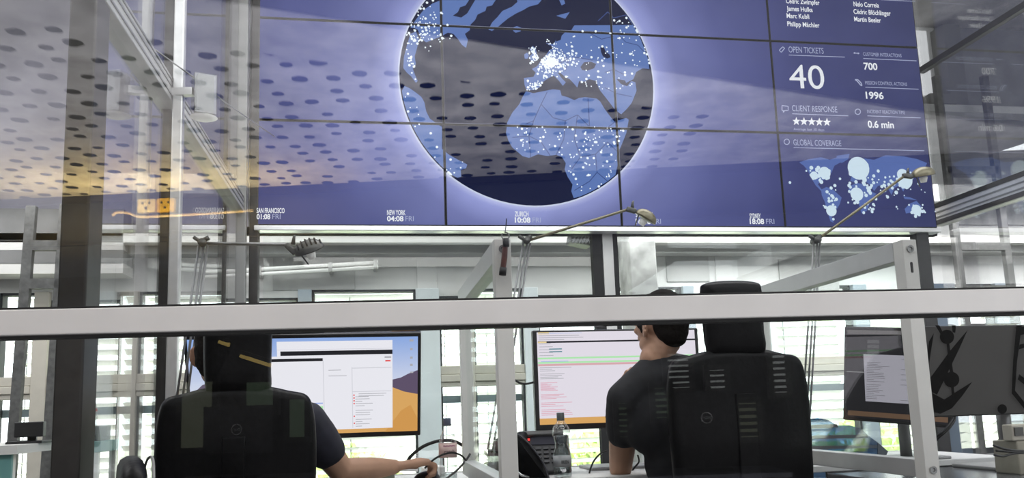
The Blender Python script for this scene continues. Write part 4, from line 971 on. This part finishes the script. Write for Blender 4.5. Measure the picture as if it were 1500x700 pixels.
# ================================================================ desk lamps
KHAKI = mat('khaki_lamp_metal', (.20, .18, .12), .4, .5, .08, 30)
LGREY = mat('lamp_dark_grey', (.09, .09, .085), .4, .4)
def dome(bm, c, ax_, nrm, r, hgt, n=24, flat=.85):
    """half shell: rim circle centre c, axis nrm (up), long direction ax_"""
    nrm = V(nrm).normalized(); ax_ = (V(ax_) - nrm * V(ax_).dot(nrm)).normalized(); b = nrm.cross(ax_)
    prof = [(r * math.cos(a), hgt * math.sin(a)) for a in [PI / 2 * k / 8 for k in range(9)]]
    prof = [(r * 1.02, -.004)] + prof
    M = Matrix((ax_, b * flat, nrm)).transposed().to_4x4(); M.translation = V(c)
    lathe(bm, prof, M, n)
    inner = [(r * .97 * math.cos(a), (hgt - .004) * math.sin(a)) for a in [PI / 2 * k / 8 for k in range(9)]]
    lathe(bm, inner, M, n)
    return bm
def desk_lamp(label, base, elbow, tip, head_a, head_b, m_, ribs, Y):
    bz = DZ
    E_, T_ = P(*elbow, Y=Y), P(*tip, Y=Y); b0 = P(*base, Y=Y); 
    k = (E_.z - bz - .10) / (E_.z - b0.z); foot = E_ + (b0 - E_) * k; foot.x = max(foot.x, -.675)
    t = thing('desk_lamp', label, 'lamp', (foot.x, foot.y, bz))
    bm = B(); lathe(bm, [(.05, 0), (.05, .012), (.02, .018), (.016, .10), (.0, .10)], Matrix.Translation((foot.x, foot.y, bz)), 20); obj('clamp_base', bm, LGREY, t, True)
    for off in (-.016, 0.004, .02):
        bm = B(); tube(bm, [foot + V((off, 0, 0)), E_ + V((off * .8, 0, -.008))], .0042, 8); obj('lower_arm', bm, GREYM, t, True)
    bm = B()
    for off in (0, .013): tube(bm, [E_ + V((0, off, 0)), T_ + V((0, off, 0))], .0055 if off == 0 else .004, 8)
    obj('upper_arm', bm, m_ if not ribs else GREYM, t, True)
    bm = B(); tube(bm, [E_ + V((0, -.02, 0)), E_ + V((0, .03, 0))], .014, 14); box(bm, E_ + V((-.018, 0, .012)), (.03, .016, .012), Euler((0, .6, 0))); box(bm, E_ + V((.012, 0, .015)), (.02, .014, .014), Euler((0, -.5, 0))); obj('elbow_joint', bm, LGREY, t, True)
    hA, hB = P(*head_a, Y=Y), P(*head_b, Y=Y); c = (hA + hB) / 2; L = (hB - hA).length
    bm = B(); d = (hA - T_); bar(bm, T_ - V((.012, 0, 0)), T_ + d * .9 + V((0.004, 0, 0)), .02, .02, bev=.004); tube(bm, [T_ + V((.012, 0, 0)), T_ + V((.016, 0, .028)), T_ + V((.019, 0, .034))], [.008, .005, .003], 8); obj('head_joint', bm, LGREY, t, True)
    ud = (hB - hA).normalized(); nz = V((-ud.z, -.25 if not ribs else -.45, ud.x)).normalized()
    bm = B(); dome(bm, c, ud, nz, L / 2, L * .34); sh_ = obj('lamp_shade', bm, m_, t, True)
    if ribs:
        bm = B()
        for k in range(6):
            f = -.32 + k * .15; q = c + ud * L * f
            pts = []
            for a in (-.75, -.45, -.15, .15, .45, .75):
                r = math.sqrt(max(0, 1 - (2 * f) ** 2)); y_ = math.sin(a * 1.3) * L / 2 * r * .85; z_ = math.cos(a * 1.3) * L * .34 * r
                pts.append(q + nz * (z_ + .002) + nz.cross(ud) * y_)
            tube(bm, pts, .0035, 6)
        obj('vent_rib', bm, BLACKM, sh_, True)
    bm = B(); tube(bm, [c - nz * .01, c - nz * .012 + ud * .0001, c - nz * .034], [.014, .018, .012], 12); obj('bulb', bm, mat('opal_diffuser', (.85, .85, .83)), t, True)
    bm = B(); tube(bm, [hA + ud * L * .18 - nz * .004, hA + ud * L * .18 - nz * .05 + ud * .012], .0028, 6); obj('tilt_handle', bm, LGREY, t)
desk_lamp('grey desk lamp with a ribbed head on slim arms above the wide monitor', (264, 530), (297, 356), (424, 358), (432, 373), (474, 358), LGREY, True, 2.9)
desk_lamp('khaki desk lamp reaching up in front of the SHANGHAI clock of the video wall', (740, 540), (771, 353), (922, 306), (931, 310), (960, 328), KHAKI, False, 3.1)
desk_lamp('khaki desk lamp reaching up in front of the small world map', (1183, 560), (1196, 352), (1326, 257), (1337, 259), (1367, 253), KHAKI, False, 3.1)
c = P(849, 353, Y=5.7); t = thing('spotlight', 'dark ribbed spotlight high behind the glass screen below the globe', 'lamp', c)
bm = B(); box(bm, c, (.17, .16, .075), Euler((0, .2, 0)), .015); obj('housing', bm, LGREY, t)
bm = B()
for k in range(6): box(bm, c + V((-.06 + k * .026, -.085, 0)), (.008, .012, .08), Euler((0, .5, 0)))
obj('fin', bm, GREYM, t)
bm = B(); tube(bm, [c + V((0, 0, .03)), V((c.x, c.y, 2.40)), V((c.x, 6.31, 2.40))], .012, 8); obj('arm', bm, GREYM, t)
# twin tube light on the far wall
t = thing('tube_light', 'pair of white light tubes running below the video wall clocks', 'lamp', P(455, 392, Y=6.45))
for dy in (-3, 4):
    bm = B(); tube(bm, [P(300, 402 + dy, Y=6.45), P(554, 387 + dy, Y=6.45)], .014, 10); obj('tube', bm, mat('white_tube', (.85, .85, .83), .4, emit=(1, 1, .96), estr=.15), t, True)
for x in (484, 550, 380):
    y = 402 - (x - 300) * 15 / 254
    bm = B(); p = P(x, y, Y=6.45); box(bm, p + V((0, .06, 0)), (.03, .17, .07)); obj('bracket', bm, GREYW, t)
# ================================================================ bottles
def bottle(label, px, ytop, ybase, Y, prof, cap_col, label_z, label_m, text, water):
    c = P(px, ybase, Y=Y); c.z = DZ; h_ = P(px, ytop, Y=Y).z - DZ
    t = thing('water_bottle', label, 'bottle', c)
    bm = B(); lathe(bm, [(r, z * h_) for r, z in prof], Matrix.Translation(c), 28); obj('body', bm, pane('clear_plastic', .06, .6, (.92, .945, .955), .35), t, True)
    bm = B(); pr = [(max(0.001, r - .0015), z * h_ + .002) for r, z in prof if z <= water]; lathe(bm, pr + [(0, pr[-1][1])], Matrix.Translation(c), 24); obj('water', bm, pane('water', .04, .4, (.90, .94, .92), .4), t, True)
    bm = B(); zc = .875 * h_; lathe(bm, [(.0135, zc), (.0140, zc + .003), (.0140, h_ - .002), (.0125, h_), (0, h_)], Matrix.Translation(c), 24); obj('cap', bm, cap_col, t, True)
    z0, z1 = label_z; r = max(r for r, z in prof) + .0008
    rr = [(rad, z) for rad, z in prof if z0 - .02 <= z <= z1 + .02]; rm = max(x for x, _ in rr) + .0009
    bm = B(); lathe(bm, [(rm, z0 * h_), (rm, z1 * h_)], Matrix.Translation(c), 28); 
    lb = obj('label', bm, label_m, t, True)
    for s, w, zz, cp, m_, bold in text:
        me = text_mesh(s, bold); xs = [v.co.x for v in me.vertices]; x0, x1 = min(xs), max(xs)
        for v in me.vertices:
            a = ((v.co.x - x0) / (x1 - x0) - .5) * w / rm - PI / 2 + .1
            rr_ = rm + .0006; v.co = V((math.cos(a) * rr_, math.sin(a) * rr_, zz * h_ + v.co.y * cp / CAP))
        link('lettering', me, m_, lb)
    return t
pA = [(.026, .004), (.031, .02), (.032, .10), (.032, .45), (.0305, .47), (.0325, .49), (.0325, .60), (.031, .64), (.026, .72), (.017, .80), (.0125, .85), (.0125, .88)]
b1 = bottle('clear water bottle with a dark cap and pinkish label beside the hand', 657, 612, 703, 2.98, pA, mat('slate_cap', (.07, .08, .13), .5), (.37, .60), mat('pink_label', (.62, .45, .42), .6, 0, .08, 60), [('catch', .040, .44, .013, mat('label_ink', (.09, .04, .05), .6), .02), ('~~~~', .046, .53, .016, mat('label_ink_pink', (.35, .12, .2), .6), .03)], .33)
pB = [(.026, .004), (.032, .02), (.0325, .08), (.0325, .36), (.031, .40), (.026, .46), (.024, .52), (.027, .58), (.0315, .64), (.0325, .70), (.030, .76), (.021, .82), (.0135, .855), (.0135, .88)]
b2 = bottle('waisted water bottle with a grey cap in front of the code monitor', 825, 604, 706, 2.88, pB, mat('grey_cap', (.10, .11, .11), .5), (.17, .34), mat('grey_label', (.34, .35, .36), .6, 0, .2, 40), [('IREN', .028, .22, .011, mat('label_ink_black', (.02, .02, .02), .6), .03)], .66)
# desk telephone
R3 = Euler((math.radians(52), 0, -.15)).to_matrix()
c = P(803, 676, Y=3.06); c.z = DZ + .075
t = thing('desk_phone', 'black desk telephone with a tilted key panel behind the waisted bottle', 'telephone', (c.x, c.y, DZ))
bm = B(); box(bm, c, (.17, .17, .02), R3, .008, 3); obj('body', bm, BLACK, t)
bm = B(); box(bm, c + R3 @ V((.0, .055, .012)), (.125, .04, .004), R3, .001); obj('display', bm, mat('phone_display', (.03, .03, .045), .2), t)
bm = B(); box(bm, c + R3 @ V((-.01, .083, .018)), (.15, .02, .02), R3, .005); obj('top_edge', bm, mat('phone_grey', (.12, .12, .12), .4), t)
for i in range(4):
    for j in range(3):
        bm = B(); box(bm, c + R3 @ V((-.035 + j * .028, .018 - i * .02, .013)), (.02, .012, .006), R3, .002); obj('key', bm, mat('key_grey', (.045, .045, .05), .4), t)
bm = B(); box(bm, c + R3 @ V((-.070, .06, .014)), (.008, .008, .004), R3); obj('indicator', bm, glow('red_led', (1, .05, .05), 1.5), t)
bm = B(); box(bm, V((c.x, c.y + .045, DZ + .03)), (.13, .06, .058), None, .008); obj('foot', bm, BLACK, t)
bm = B(); tube(bm, [c + R3 @ V((-.095, .07, .03)), c + R3 @ V((-.098, .03, .038)), c + R3 @ V((-.098, -.04, .038)), c + R3 @ V((-.095, -.08, .03))], [.022, .014, .014, .022], 12); obj('handset', bm, BLACK, t, True)
# black bag
bm = B(); c = P(738, 712, Y=2.92); c.z = DZ
prof = [(P(x, y, Y=2.92).x, P(x, y, Y=2.92).z) for x, y in ((737, 636), (753, 630), (768, 640), (782, 656), (795, 676), (803, 700))]
pts = [(c.x - .03, DZ + .002)] + [(c.x - .03, prof[0][1] - .02)] + prof + [(prof[-1][0], DZ + .002)]
bagm = B(); ring0 = []
for k in range(7):
    a = PI * k / 6 - PI / 2; y = 2.92 + math.sin(a) * .05; ins = 1 - (1 - math.cos(a)) * .16
    cx, cz = c.x + .03, DZ + .05
    ring0.append([bagm.verts.new((cx + (x - cx) * ins, y, max(DZ + .002, cz + (z - cz) * ins))) for x, z in pts])
for a_, b_ in zip(ring0, ring0[1:]):
    for k in range(len(pts)): bagm.faces.new((a_[k], a_[(k + 1) % len(pts)], b_[(k + 1) % len(pts)], b_[k]))
bagm.faces.new(ring0[0]); bagm.faces.new(ring0[-1][::-1])
t = thing('bag', 'rounded black bag on the desk between the white post and the telephone', 'bag', c)
obj('body', bagm, LEATH, t, True)
bm = B(); tube(bm, spline([V((p_[0] - .004, 2.868, p_[1] - .012)) for p_ in prof], 4), .003, 6); obj('seam', bm, mat('dark_piping', (.05, .05, .06), .4), t, True)
bm = B(); tube(bm, [P(757, 690, Y=2.866), P(764, 696, Y=2.866), P(775, 698, Y=2.866)], .005, 8); obj('zip_pull', bm, CHROME, t, True)
# cables on the desk
for pts, r, lb in (([(594, 682), (602, 668), (618, 655), (634, 648), (648, 645), (665, 646), (678, 653), (686, 664), (690, 680), (688, 697)], .006, 'thick black cable arching behind the pinkish labelled bottle'),
                   ([(622, 686), (634, 674), (648, 666), (662, 663), (674, 666), (682, 674), (688, 688), (690, 700)], .0035, 'thin black cable arching in front of the pinkish labelled bottle'),
                   ([(652, 702), (668, 690), (682, 675), (689, 664)], .004, 'grey cable slanting up past the pinkish labelled bottle'),
                   ([(694, 655), (688, 668), (692, 680), (698, 684)], .003, 'short dark cable end hanging beside the white post'),
                   ([(862, 704), (864, 690), (870, 675), (880, 664), (890, 660)], .0035, 'dark lead curving up between the waisted bottle and the bare elbow'),
                   ([(926, 704), (924, 694), (930, 684), (936, 676), (934, 666)], .0035, 'thin dark lead behind the bare forearm of the dark shirt')):
    bm = B(); tube(bm, spline([P(x, y, Y=3.0 + (.03 if 'behind' in lb else (-.055 if 'front' in lb or 'slanting' in lb else 0))) for x, y in pts], 6), r, 8)
    o = obj('cable', bm, mat('grey_cable', (.08, .08, .08), .5) if 'grey' in lb else RUBBER, smooth=True); tag(o, lb, 'cable')
bm = B()
bm = B(); tube(bm, spline([P(x, y, Y=3.12) for x, y in ((741, 700), (741, 600), (745, 556), (753, 556), (762, 561), (772, 562), (784, 559))], 5), .004, 8); o = obj('cable', bm, RUBBER, smooth=True); tag(o, 'black cable sagging from the code monitor to the white post', 'cable')
bm = B(); p, q = P(546, 680, Y=3.2), P(578, 700, Y=3.2); boxmm(bm, (p.x, 3.15, DZ), (q.x, 3.25, p.z), .008); o = obj('storage_box', bm, mat('olive_card', (.16, .17, .12), .7, 0, .1, 20)); tag(o, 'olive box on the desk behind the bare forearm', 'box')
bm = B(); p, q = P(618, 684, Y=3.22), P(652, 700, Y=3.22); boxmm(bm, (p.x, 3.2, DZ), (q.x, 3.3, p.z), .004); o = obj('paper_box', bm, WHITE); tag(o, 'white paper box on the desk behind the hand', 'box')
bm = B(); a = P(578, 686, Y=3.2); b = P(612, 687, Y=3.2); tube(bm, [a, b], .010, 12); o = obj('paper_roll', bm, mat('paper', (.8, .8, .8), .7)); tag(o, 'white paper roll lying between the olive box and the white box', 'paper roll')
bm = B(); lathe(bm, [(.008, 0), (.0095, .001), (.0095, .028), (.008, .029)], Matrix.Translation((a.x + .02, 3.2, DZ)) , 10); bpy.data.objects['paper_roll'].location.z = 0; bm.free()
# dried plant
c = P(722, 706, Y=3.1); c.z = DZ
t = thing('potted_plant', 'small twiggy plant in a pale pot beside the white post', 'plant', c)
bm = B(); lathe(bm, [(.025, .0), (.032, .03), (.030, .03), (.027, .02), (0, .02)], Matrix.Translation(c), 18); obj('pot', bm, WHITE, t, True)
bm = B(); r_ = random.Random(9); lf = B()
for k in range(14):
    a = r_.uniform(0, 2 * PI); h_ = r_.uniform(.02, .075); w_ = r_.uniform(.01, .045)
    e = c + V((math.cos(a) * w_, math.sin(a) * w_, .02 + h_)); tube(bm, [c + V((0, 0, .018)), c + V((math.cos(a) * w_ * .4, math.sin(a) * w_ * .4, .02 + h_ * .6)), e], .0016, 5)
    R_m = Euler((r_.uniform(0, 6), r_.uniform(0, 6), r_.uniform(0, 6))).to_matrix()
    lf.faces.new([lf.verts.new(e + R_m @ V(q_)) for q_ in ((-.013, 0, 0), (0, -.005, .002), (.013, 0, 0), (0, .005, .002))])
obj('stem', bm, mat('twig_brown', (.10, .07, .04), .8), t); obj('foliage', lf, mat('dry_leaf', (.20, .20, .07), .7), t)
# keyboard strips on the desk
for (x0, x1, y, lb) in ((1196, 1264, 686, 'black flat keyboard on the pale desk beside the tall chair'), (1200, 1226, 681, 'thin black notebook lying behind the black keyboard')):
    p, q = P(x0, y, Y=2.95 if y == 686 else 3.12), P(x1, y, Y=2.95 if y == 686 else 3.12)
    t = thing('keyboard' if y == 686 else 'notebook', lb, 'keyboard' if y == 686 else 'notebook', ((p.x + q.x) / 2, p.y, DZ))
    if y == 686:
        bm = B(); boxmm(bm, (p.x - .1, 2.88, DZ), (q.x, 3.0, DZ + .022), .004); obj('body', bm, BLACK, t)
        bm = B()
        for i in range(4):
            for j in range(14): boxmm(bm, (p.x - .09 + j * .0185, 2.89 + i * .025, DZ + .022), (p.x - .075 + j * .0185, 2.91 + i * .025, DZ + .026))
        obj('keys', bm, mat('key_grey', (.045, .045, .05)), t)
    else:
        bm = B(); boxmm(bm, (p.x, 3.06, DZ), (q.x, 3.16, DZ + .012), .002); obj('cover', bm, BLACK, t)
        bm = B(); boxmm(bm, (p.x + .002, 3.062, DZ + .012), (q.x - .002, 3.158, DZ + .016)); obj('pages', bm, WHITE, t)
# blue translucent sheets standing in for a dark reflection over the blinds
Yf = 3.2
BLUER = pane('blue_reflection_tint', .02, .2, (.17, .29, .42), .3)
def fp(pts, Y): return [P(x, y, Y=Y) for x, y in pts]
t = thing('blue_reflection', 'clear blue sheets imitating a dark reflection behind the tall chair', 'reflection_cutout', P(1240, 690, Y=Yf))
bm = B(); poly(bm, fp([(1170, 700), (1170, 616), (1198, 612), (1213, 615), (1227, 623), (1245, 623), (1260, 627), (1272, 638), (1286, 648), (1296, 662), (1290, 688), (1286, 700)], Yf), (0, .006, 0)); obj('sheet', bm, BLUER, t)
for k, (xa, xb) in enumerate(((1172, 1226), (1172, 1270), (1172, 1285), (1172, 1290))):  # dark stripes imitate blind slats showing through the reflection
    y = 623 + 15.2 * k; bm = B(); poly(bm, fp([(xa, y), (xb, y - 2), (xb + 2, y + 3), (xa, y + 5)], Yf - .002), (0, .0015, 0)); obj('stripe', bm, mat('dark_blue_reflection', (.04, .05, .07), .4), t)
bm = B(); poly(bm, fp([(1286, 648), (1301, 661), (1296, 672), (1290, 690), (1286, 690)], Yf - .004), (0, .004, 0)); obj('reflection_tip', bm, mat('dark_blue_reflection', (.04, .05, .07), .4), t)
# ================================================================ people
SKIN = mat('skin', (.42, .245, .165), .5, 0, .10, 14, spec=.3)
HAIR = mat('dark_hair', (.008, .006, .005), .8, 0, .4, 80, spec=.1, bump=.5)
SHIRT = mat('charcoal_shirt', (.011, .0115, .014), .9, 0, .25, 30)
SHIRT2 = mat('navy_shirt', (.012, .012, .022), .85, 0, .25, 30)
TROU = mat('dark_denim', (.018, .02, .03), .85, 0, .3, 40)
SHOE = mat('shoe_black', (.012, .012, .012), .5)
def ball(bm, c, r, n=2, rot=None):
    rr = r if isinstance(r, (tuple, list)) else (r, r, r)
    M = Matrix.Translation(V(c)) @ ((rot.to_matrix() if isinstance(rot, Euler) else rot).to_4x4() if rot else Matrix()) @ Matrix.Diagonal((*rr, 1))
    bmesh.ops.create_icosphere(bm, subdivisions=n, radius=1, matrix=M)
def limb(bm, a, b, ra, rb, mid=None, n=2):
    a, b = V(a), V(b); L = (b - a).length; k = max(2, int(L / (min(ra, rb) * .35)))
    for i in range(k + 1):
        t = i / k; r = ra + (rb - ra) * t
        if mid: r += mid * math.sin(PI * t)
        ball(bm, a.lerp(b, t), r, n)
def fuse(name, bm, voxel, m, parent, smooth=6):
    me = bpy.data.meshes.new('tmp'); bm.to_mesh(me); bm.free()
    o = bpy.data.objects.new('tmp', me); COL.objects.link(o)
    r = o.modifiers.new('r', 'REMESH'); r.mode = 'VOXEL'; r.voxel_size = voxel; r.use_smooth_shade = True
    s = o.modifiers.new('s', 'SMOOTH'); s.factor = .5; s.iterations = smooth
    dg = bpy.context.evaluated_depsgraph_get(); dg.update()
    me2 = bpy.data.meshes.new_from_object(o.evaluated_get(dg)); bpy.data.objects.remove(o)
    off = rootloc(parent)
    for v in me2.vertices: v.co -= off
    return link(name, me2, m, parent, True)
def hand(bm, wrist, fwd, up, side, curl=.35, s=1.0):
    """palm, four unequal bent fingers and a thumb; fwd along the hand, up = back of the hand, side = thumb side"""
    fwd, up, side = V(fwd).normalized(), V(up).normalized(), V(side).normalized(); w = V(wrist)
    for k in range(9):
        t = k / 8
        for j in (-1, -.35, .35, 1): ball(bm, w + fwd * (.012 + .075 * t) * s + side * j * (.018 + .014 * t) * s, (.0125 - .001 * t) * s, 2)
    for j, (L, o_) in enumerate(((.070, .031), (.078, .011), (.073, -.010), (.058, -.030))):
        p = w + fwd * .088 * s + side * o_ * s; a = curl * .5
        for seg, ll in enumerate((.45, .32, .26)):
            d = fwd * math.cos(a) - up * math.sin(a); q = p + d * L * ll * s
            limb(bm, p, q, (.0092 - .0008 * seg) * s, (.0086 - .0008 * seg) * s); p = q; a += curl * (1.1 if seg == 0 else .8)
    p = w + fwd * .025 * s + side * .03 * s; d = (fwd * .75 + side * .65 - up * .25).normalized()
    q = p + d * .038 * s; limb(bm, p, q, .0125 * s, .0105 * s); d2 = (fwd * .95 + side * .2 - up * .3).normalized(); limb(bm, q, q + d2 * .03 * s, .0105 * s, .0085 * s)
def head_elems(bm, c, R3, s=1.0):
    """c = head centre, R3 columns: right, forward, up"""
    T = lambda x, y, z: V(c) + R3 @ V((x * s, y * s, z * s))
    e = lambda p, r: ball(bm, T(*p), tuple(k * s for k in r), 3, R3)
    e((0, -.018, .028), (.074, .092, .088)); e((0, .03, .0), (.064, .062, .085)); e((0, .045, -.06), (.048, .045, .048)); e((0, .072, -.09), (.026, .022, .022))
    e((.045, .02, -.055), (.022, .05, .035)); e((-.045, .02, -.055), (.022, .05, .035))
    e((0, .085, .03), (.045, .015, .016))                                   # brow
    for k in range(6): e((0, .088 + .004 * k, .022 - .009 * k), (.009 + .0012 * k, .010, .010))     # nose
    e((.012, .098, -.026), (.008, .009, .007)); e((-.012, .098, -.026), (.008, .009, .007))
    e((0, .090, -.052), (.022, .010, .006)); e((0, .088, -.064), (.019, .010, .007))                # lips
    for sx in (-1, 1):
        e((sx * .037, .072, .0), (.022, .014, .014))                       # cheek
        for k in range(12):                                                # ear rim
            a = 2 * PI * k / 12; e((sx * (.083 - .011 * math.sin(a)), -.008 + .016 * math.sin(a) - .006 * math.cos(a), -.004 + .029 * math.cos(a)), (.006, .007, .007))
        e((sx * .081, -.010, -.004), (.007, .013, .024)); e((sx * .076, .0, -.032), (.006, .008, .009))
def eyes(c, R3, parent, s=1.0):
    bm = B()
    for sx in (-1, 1): ball(bm, V(c) + R3 @ V((sx * .030 * s, .078 * s, .012 * s)), .012 * s, 2)
    return obj('eyes', bm, mat('eye_white', (.6, .6, .58), .2), parent, True)
def hair(bm, c, R3, s=1.0, volume=1.0):
    T = lambda x, y, z: V(c) + R3 @ V((x * s, y * s, z * s))
    e = lambda p, r: ball(bm, T(*p), tuple(k * s for k in r), 3, R3)
    e((0, -.030, .040), (.0765, .094, .090)); e((0, .02, .080), (.064, .072, .047)); e((0, -.052, .005), (.070, .074, .070)); e((0, -.058, -.030), (.066, .050, .050)); e((0, -.062, -.06), (.050, .034, .030))
    for sx in (-1, 1): e((sx * .066, .030, .03), (.010, .018, .034)); e((sx * .068, .022, .0), (.006, .009, .022))
def basis(fwd, up=(0, 0, 1)):
    f = V(fwd).normalized(); r = f.cross(V(up)).normalized(); u = r.cross(f).normalized()
    return Matrix((r, f, u)).transposed()
def person(label, J, headfwd, headup, shirt_m, hand_args, sleeve=.62):
    t = thing('person', label, 'person', (J['pelvis'][0], J['pelvis'][1], 0))
    g = {k: V(v) for k, v in J.items()}
    R3 = basis(headfwd, headup)
    bm = B()
    head_elems(bm, g['head'], R3)
    limb(bm, g['neck'], g['head'] + R3 @ V((0, -.02, -.06)), .056, .054)
    tors = [(g['pelvis'], (.165, .115, .10)), (g['pelvis'].lerp(g['chest'], .5), (.145, .10, .12)), (g['chest'], (.165, .115, .14)), (g['chest'].lerp(g['neck'], .6), (.13, .085, .07))]
    sd = (g['rs'] - g['ls']).normalized(); upv = (g['neck'] - g['pelvis']).normalized(); TR = Matrix((sd, upv.cross(sd).normalized(), sd.cross(upv.cross(sd)).normalized() * 1)).transposed()
    def torso(bm_, g_):
        for p, r in tors: ball(bm_, p, tuple(x + g_ for x in r), 3, TR)
        limb(bm_, g['pelvis'], g['chest'], .13 + g_, .13 + g_)
        for sh in ('ls', 'rs'): limb(bm_, g['neck'] - upv * .035, g[sh], .055 + g_, .058 + g_)
    torso(bm, 0)
    for s_ in 'lr':
        limb(bm, g[s_ + 's'], g[s_ + 'e'], .054, .043, .004); limb(bm, g[s_ + 'e'], g[s_ + 'w'], .043, .027, .006)
        hd = hand_args[s_]; hand(bm, g[s_ + 'w'], *hd)
        limb(bm, g[s_ + 'h'], g[s_ + 'k'], .082, .056); limb(bm, g[s_ + 'k'], g[s_ + 'a'], .054, .036, .006)
        limb(bm, g[s_ + 'a'], g[s_ + 'a'] + V((0, .14, -.04)), .036, .03)
    fuse('body', bm, .0055, SKIN, t, 4)
    bm = B(); torso(bm, .014)
    for s_ in 'lr':
        a, b = g[s_ + 's'], g[s_ + 'e']; limb(bm, a, a.lerp(b, sleeve), .070, .064, .004)
    limb(bm, g['neck'] - upv * .075, g['neck'] - upv * .035, .078, .066)
    fuse('shirt', bm, .008, shirt_m, t, 6)
    bm = B()
    for s_ in 'lr':
        limb(bm, g[s_ + 'h'], g[s_ + 'k'], .096, .070); limb(bm, g[s_ + 'k'], g[s_ + 'k'].lerp(g[s_ + 'a'], .92), .068, .052)
    ball(bm, g['pelvis'], (.185, .135, .115), 3)
    fuse('trousers', bm, .010, TROU, t, 5)
    for s_ in 'lr':
        bm = B(); a = g[s_ + 'a']; limb(bm, a + V((0, -.03, -.035)), a + V((0, .16, -.047)), .042, .034); ball(bm, a, .045, 2); fuse('shoe', bm, .008, SHOE, t, 4)
    bm = B(); hair(bm, g['head'], R3); fuse('hair', bm, .005, HAIR, t, 3)
    eyes(g['head'], R3, t)
    return t
# person resting the chin on a hand
J = dict(pelvis=(1.16, 2.80, .62), chest=(1.03, 2.76, .93), neck=(.985, 2.75, 1.135), head=P(966, 478, Y=2.76),
         ls=P(917, 585, Y=2.75), rs=(1.195, 2.74, 1.055), le=P(909, 686, Y=2.92), lw=P(922, 585, Y=2.93), re=(1.36, 2.86, .79), rw=(1.30, 3.06, .775),
         lh=(1.07, 2.80, .615), rh=(1.25, 2.80, .615), lk=(1.0, 3.22, .59), rk=(1.30, 3.22, .59), la=(1.0, 3.22, .09), ra=(1.30, 3.22, .09))
person('person in a charcoal t-shirt resting chin on hand before the code monitor', J, (-.40, .91, -.12), (-.06, 0, 1), SHIRT,
       {'l': ((.03, -.02, 1), (-.6, .8, 0), (.8, .5, .2), 1.1), 'r': ((-.3, 1, 0), (0, 0, 1), (-1, -.3, 0), .35)}, .46)
J = dict(pelvis=(-.43, 2.75, .56), chest=(-.42, 2.74, .86), neck=(-.42, 2.74, 1.05), head=P(325, 520, Y=2.77),
         ls=(-.62, 2.74, .97), rs=(-.225, 2.74, .955), le=(-.66, 2.88, .77), lw=(-.48, 3.0, .77), re=P(500, 690, Y=2.80), rw=P(578, 694, Y=2.96),
         lh=(-.53, 2.75, .555), rh=(-.33, 2.75, .555), lk=(-.58, 3.18, .56), rk=(-.28, 3.18, .56), la=(-.58, 3.22, .09), ra=(-.28, 3.22, .09))
J['rw'].z = .785; J['re'].z = max(.775, J['re'].z)
person('person in a navy t-shirt sitting in the lower chair with one hand on a mouse', J, (.12, 1, -.12), (0, 0, 1), SHIRT2,
       {'l': ((.6, .8, 0), (0, 0, 1), (.8, -.6, 0), .35), 'r': ((1, .22, .12), (-.2, -.1, 1), (-.25, 1, 0), 1.2, 1.25)}, .58)
c = P(622, 700, Y=3.02); bm = B(); ball(bm, (c.x + .01, 3.04, DZ + .001), (.055, .032, .034), 3, Euler((0, 0, .4)))
for v in bm.verts: v.co.z = max(v.co.z, DZ)
t = thing('computer_mouse', 'black computer mouse under the hand on the pale desk', 'mouse', (c.x + .01, 3.04, DZ)); obj('body', bm, BLACK, t, True)
bm = B(); box(bm, (c.x + .045, 3.05, DZ + .026), (.012, .006, .012), Euler((0, 0, .4)), .002); obj('scroll_wheel', bm, GREYM, t)
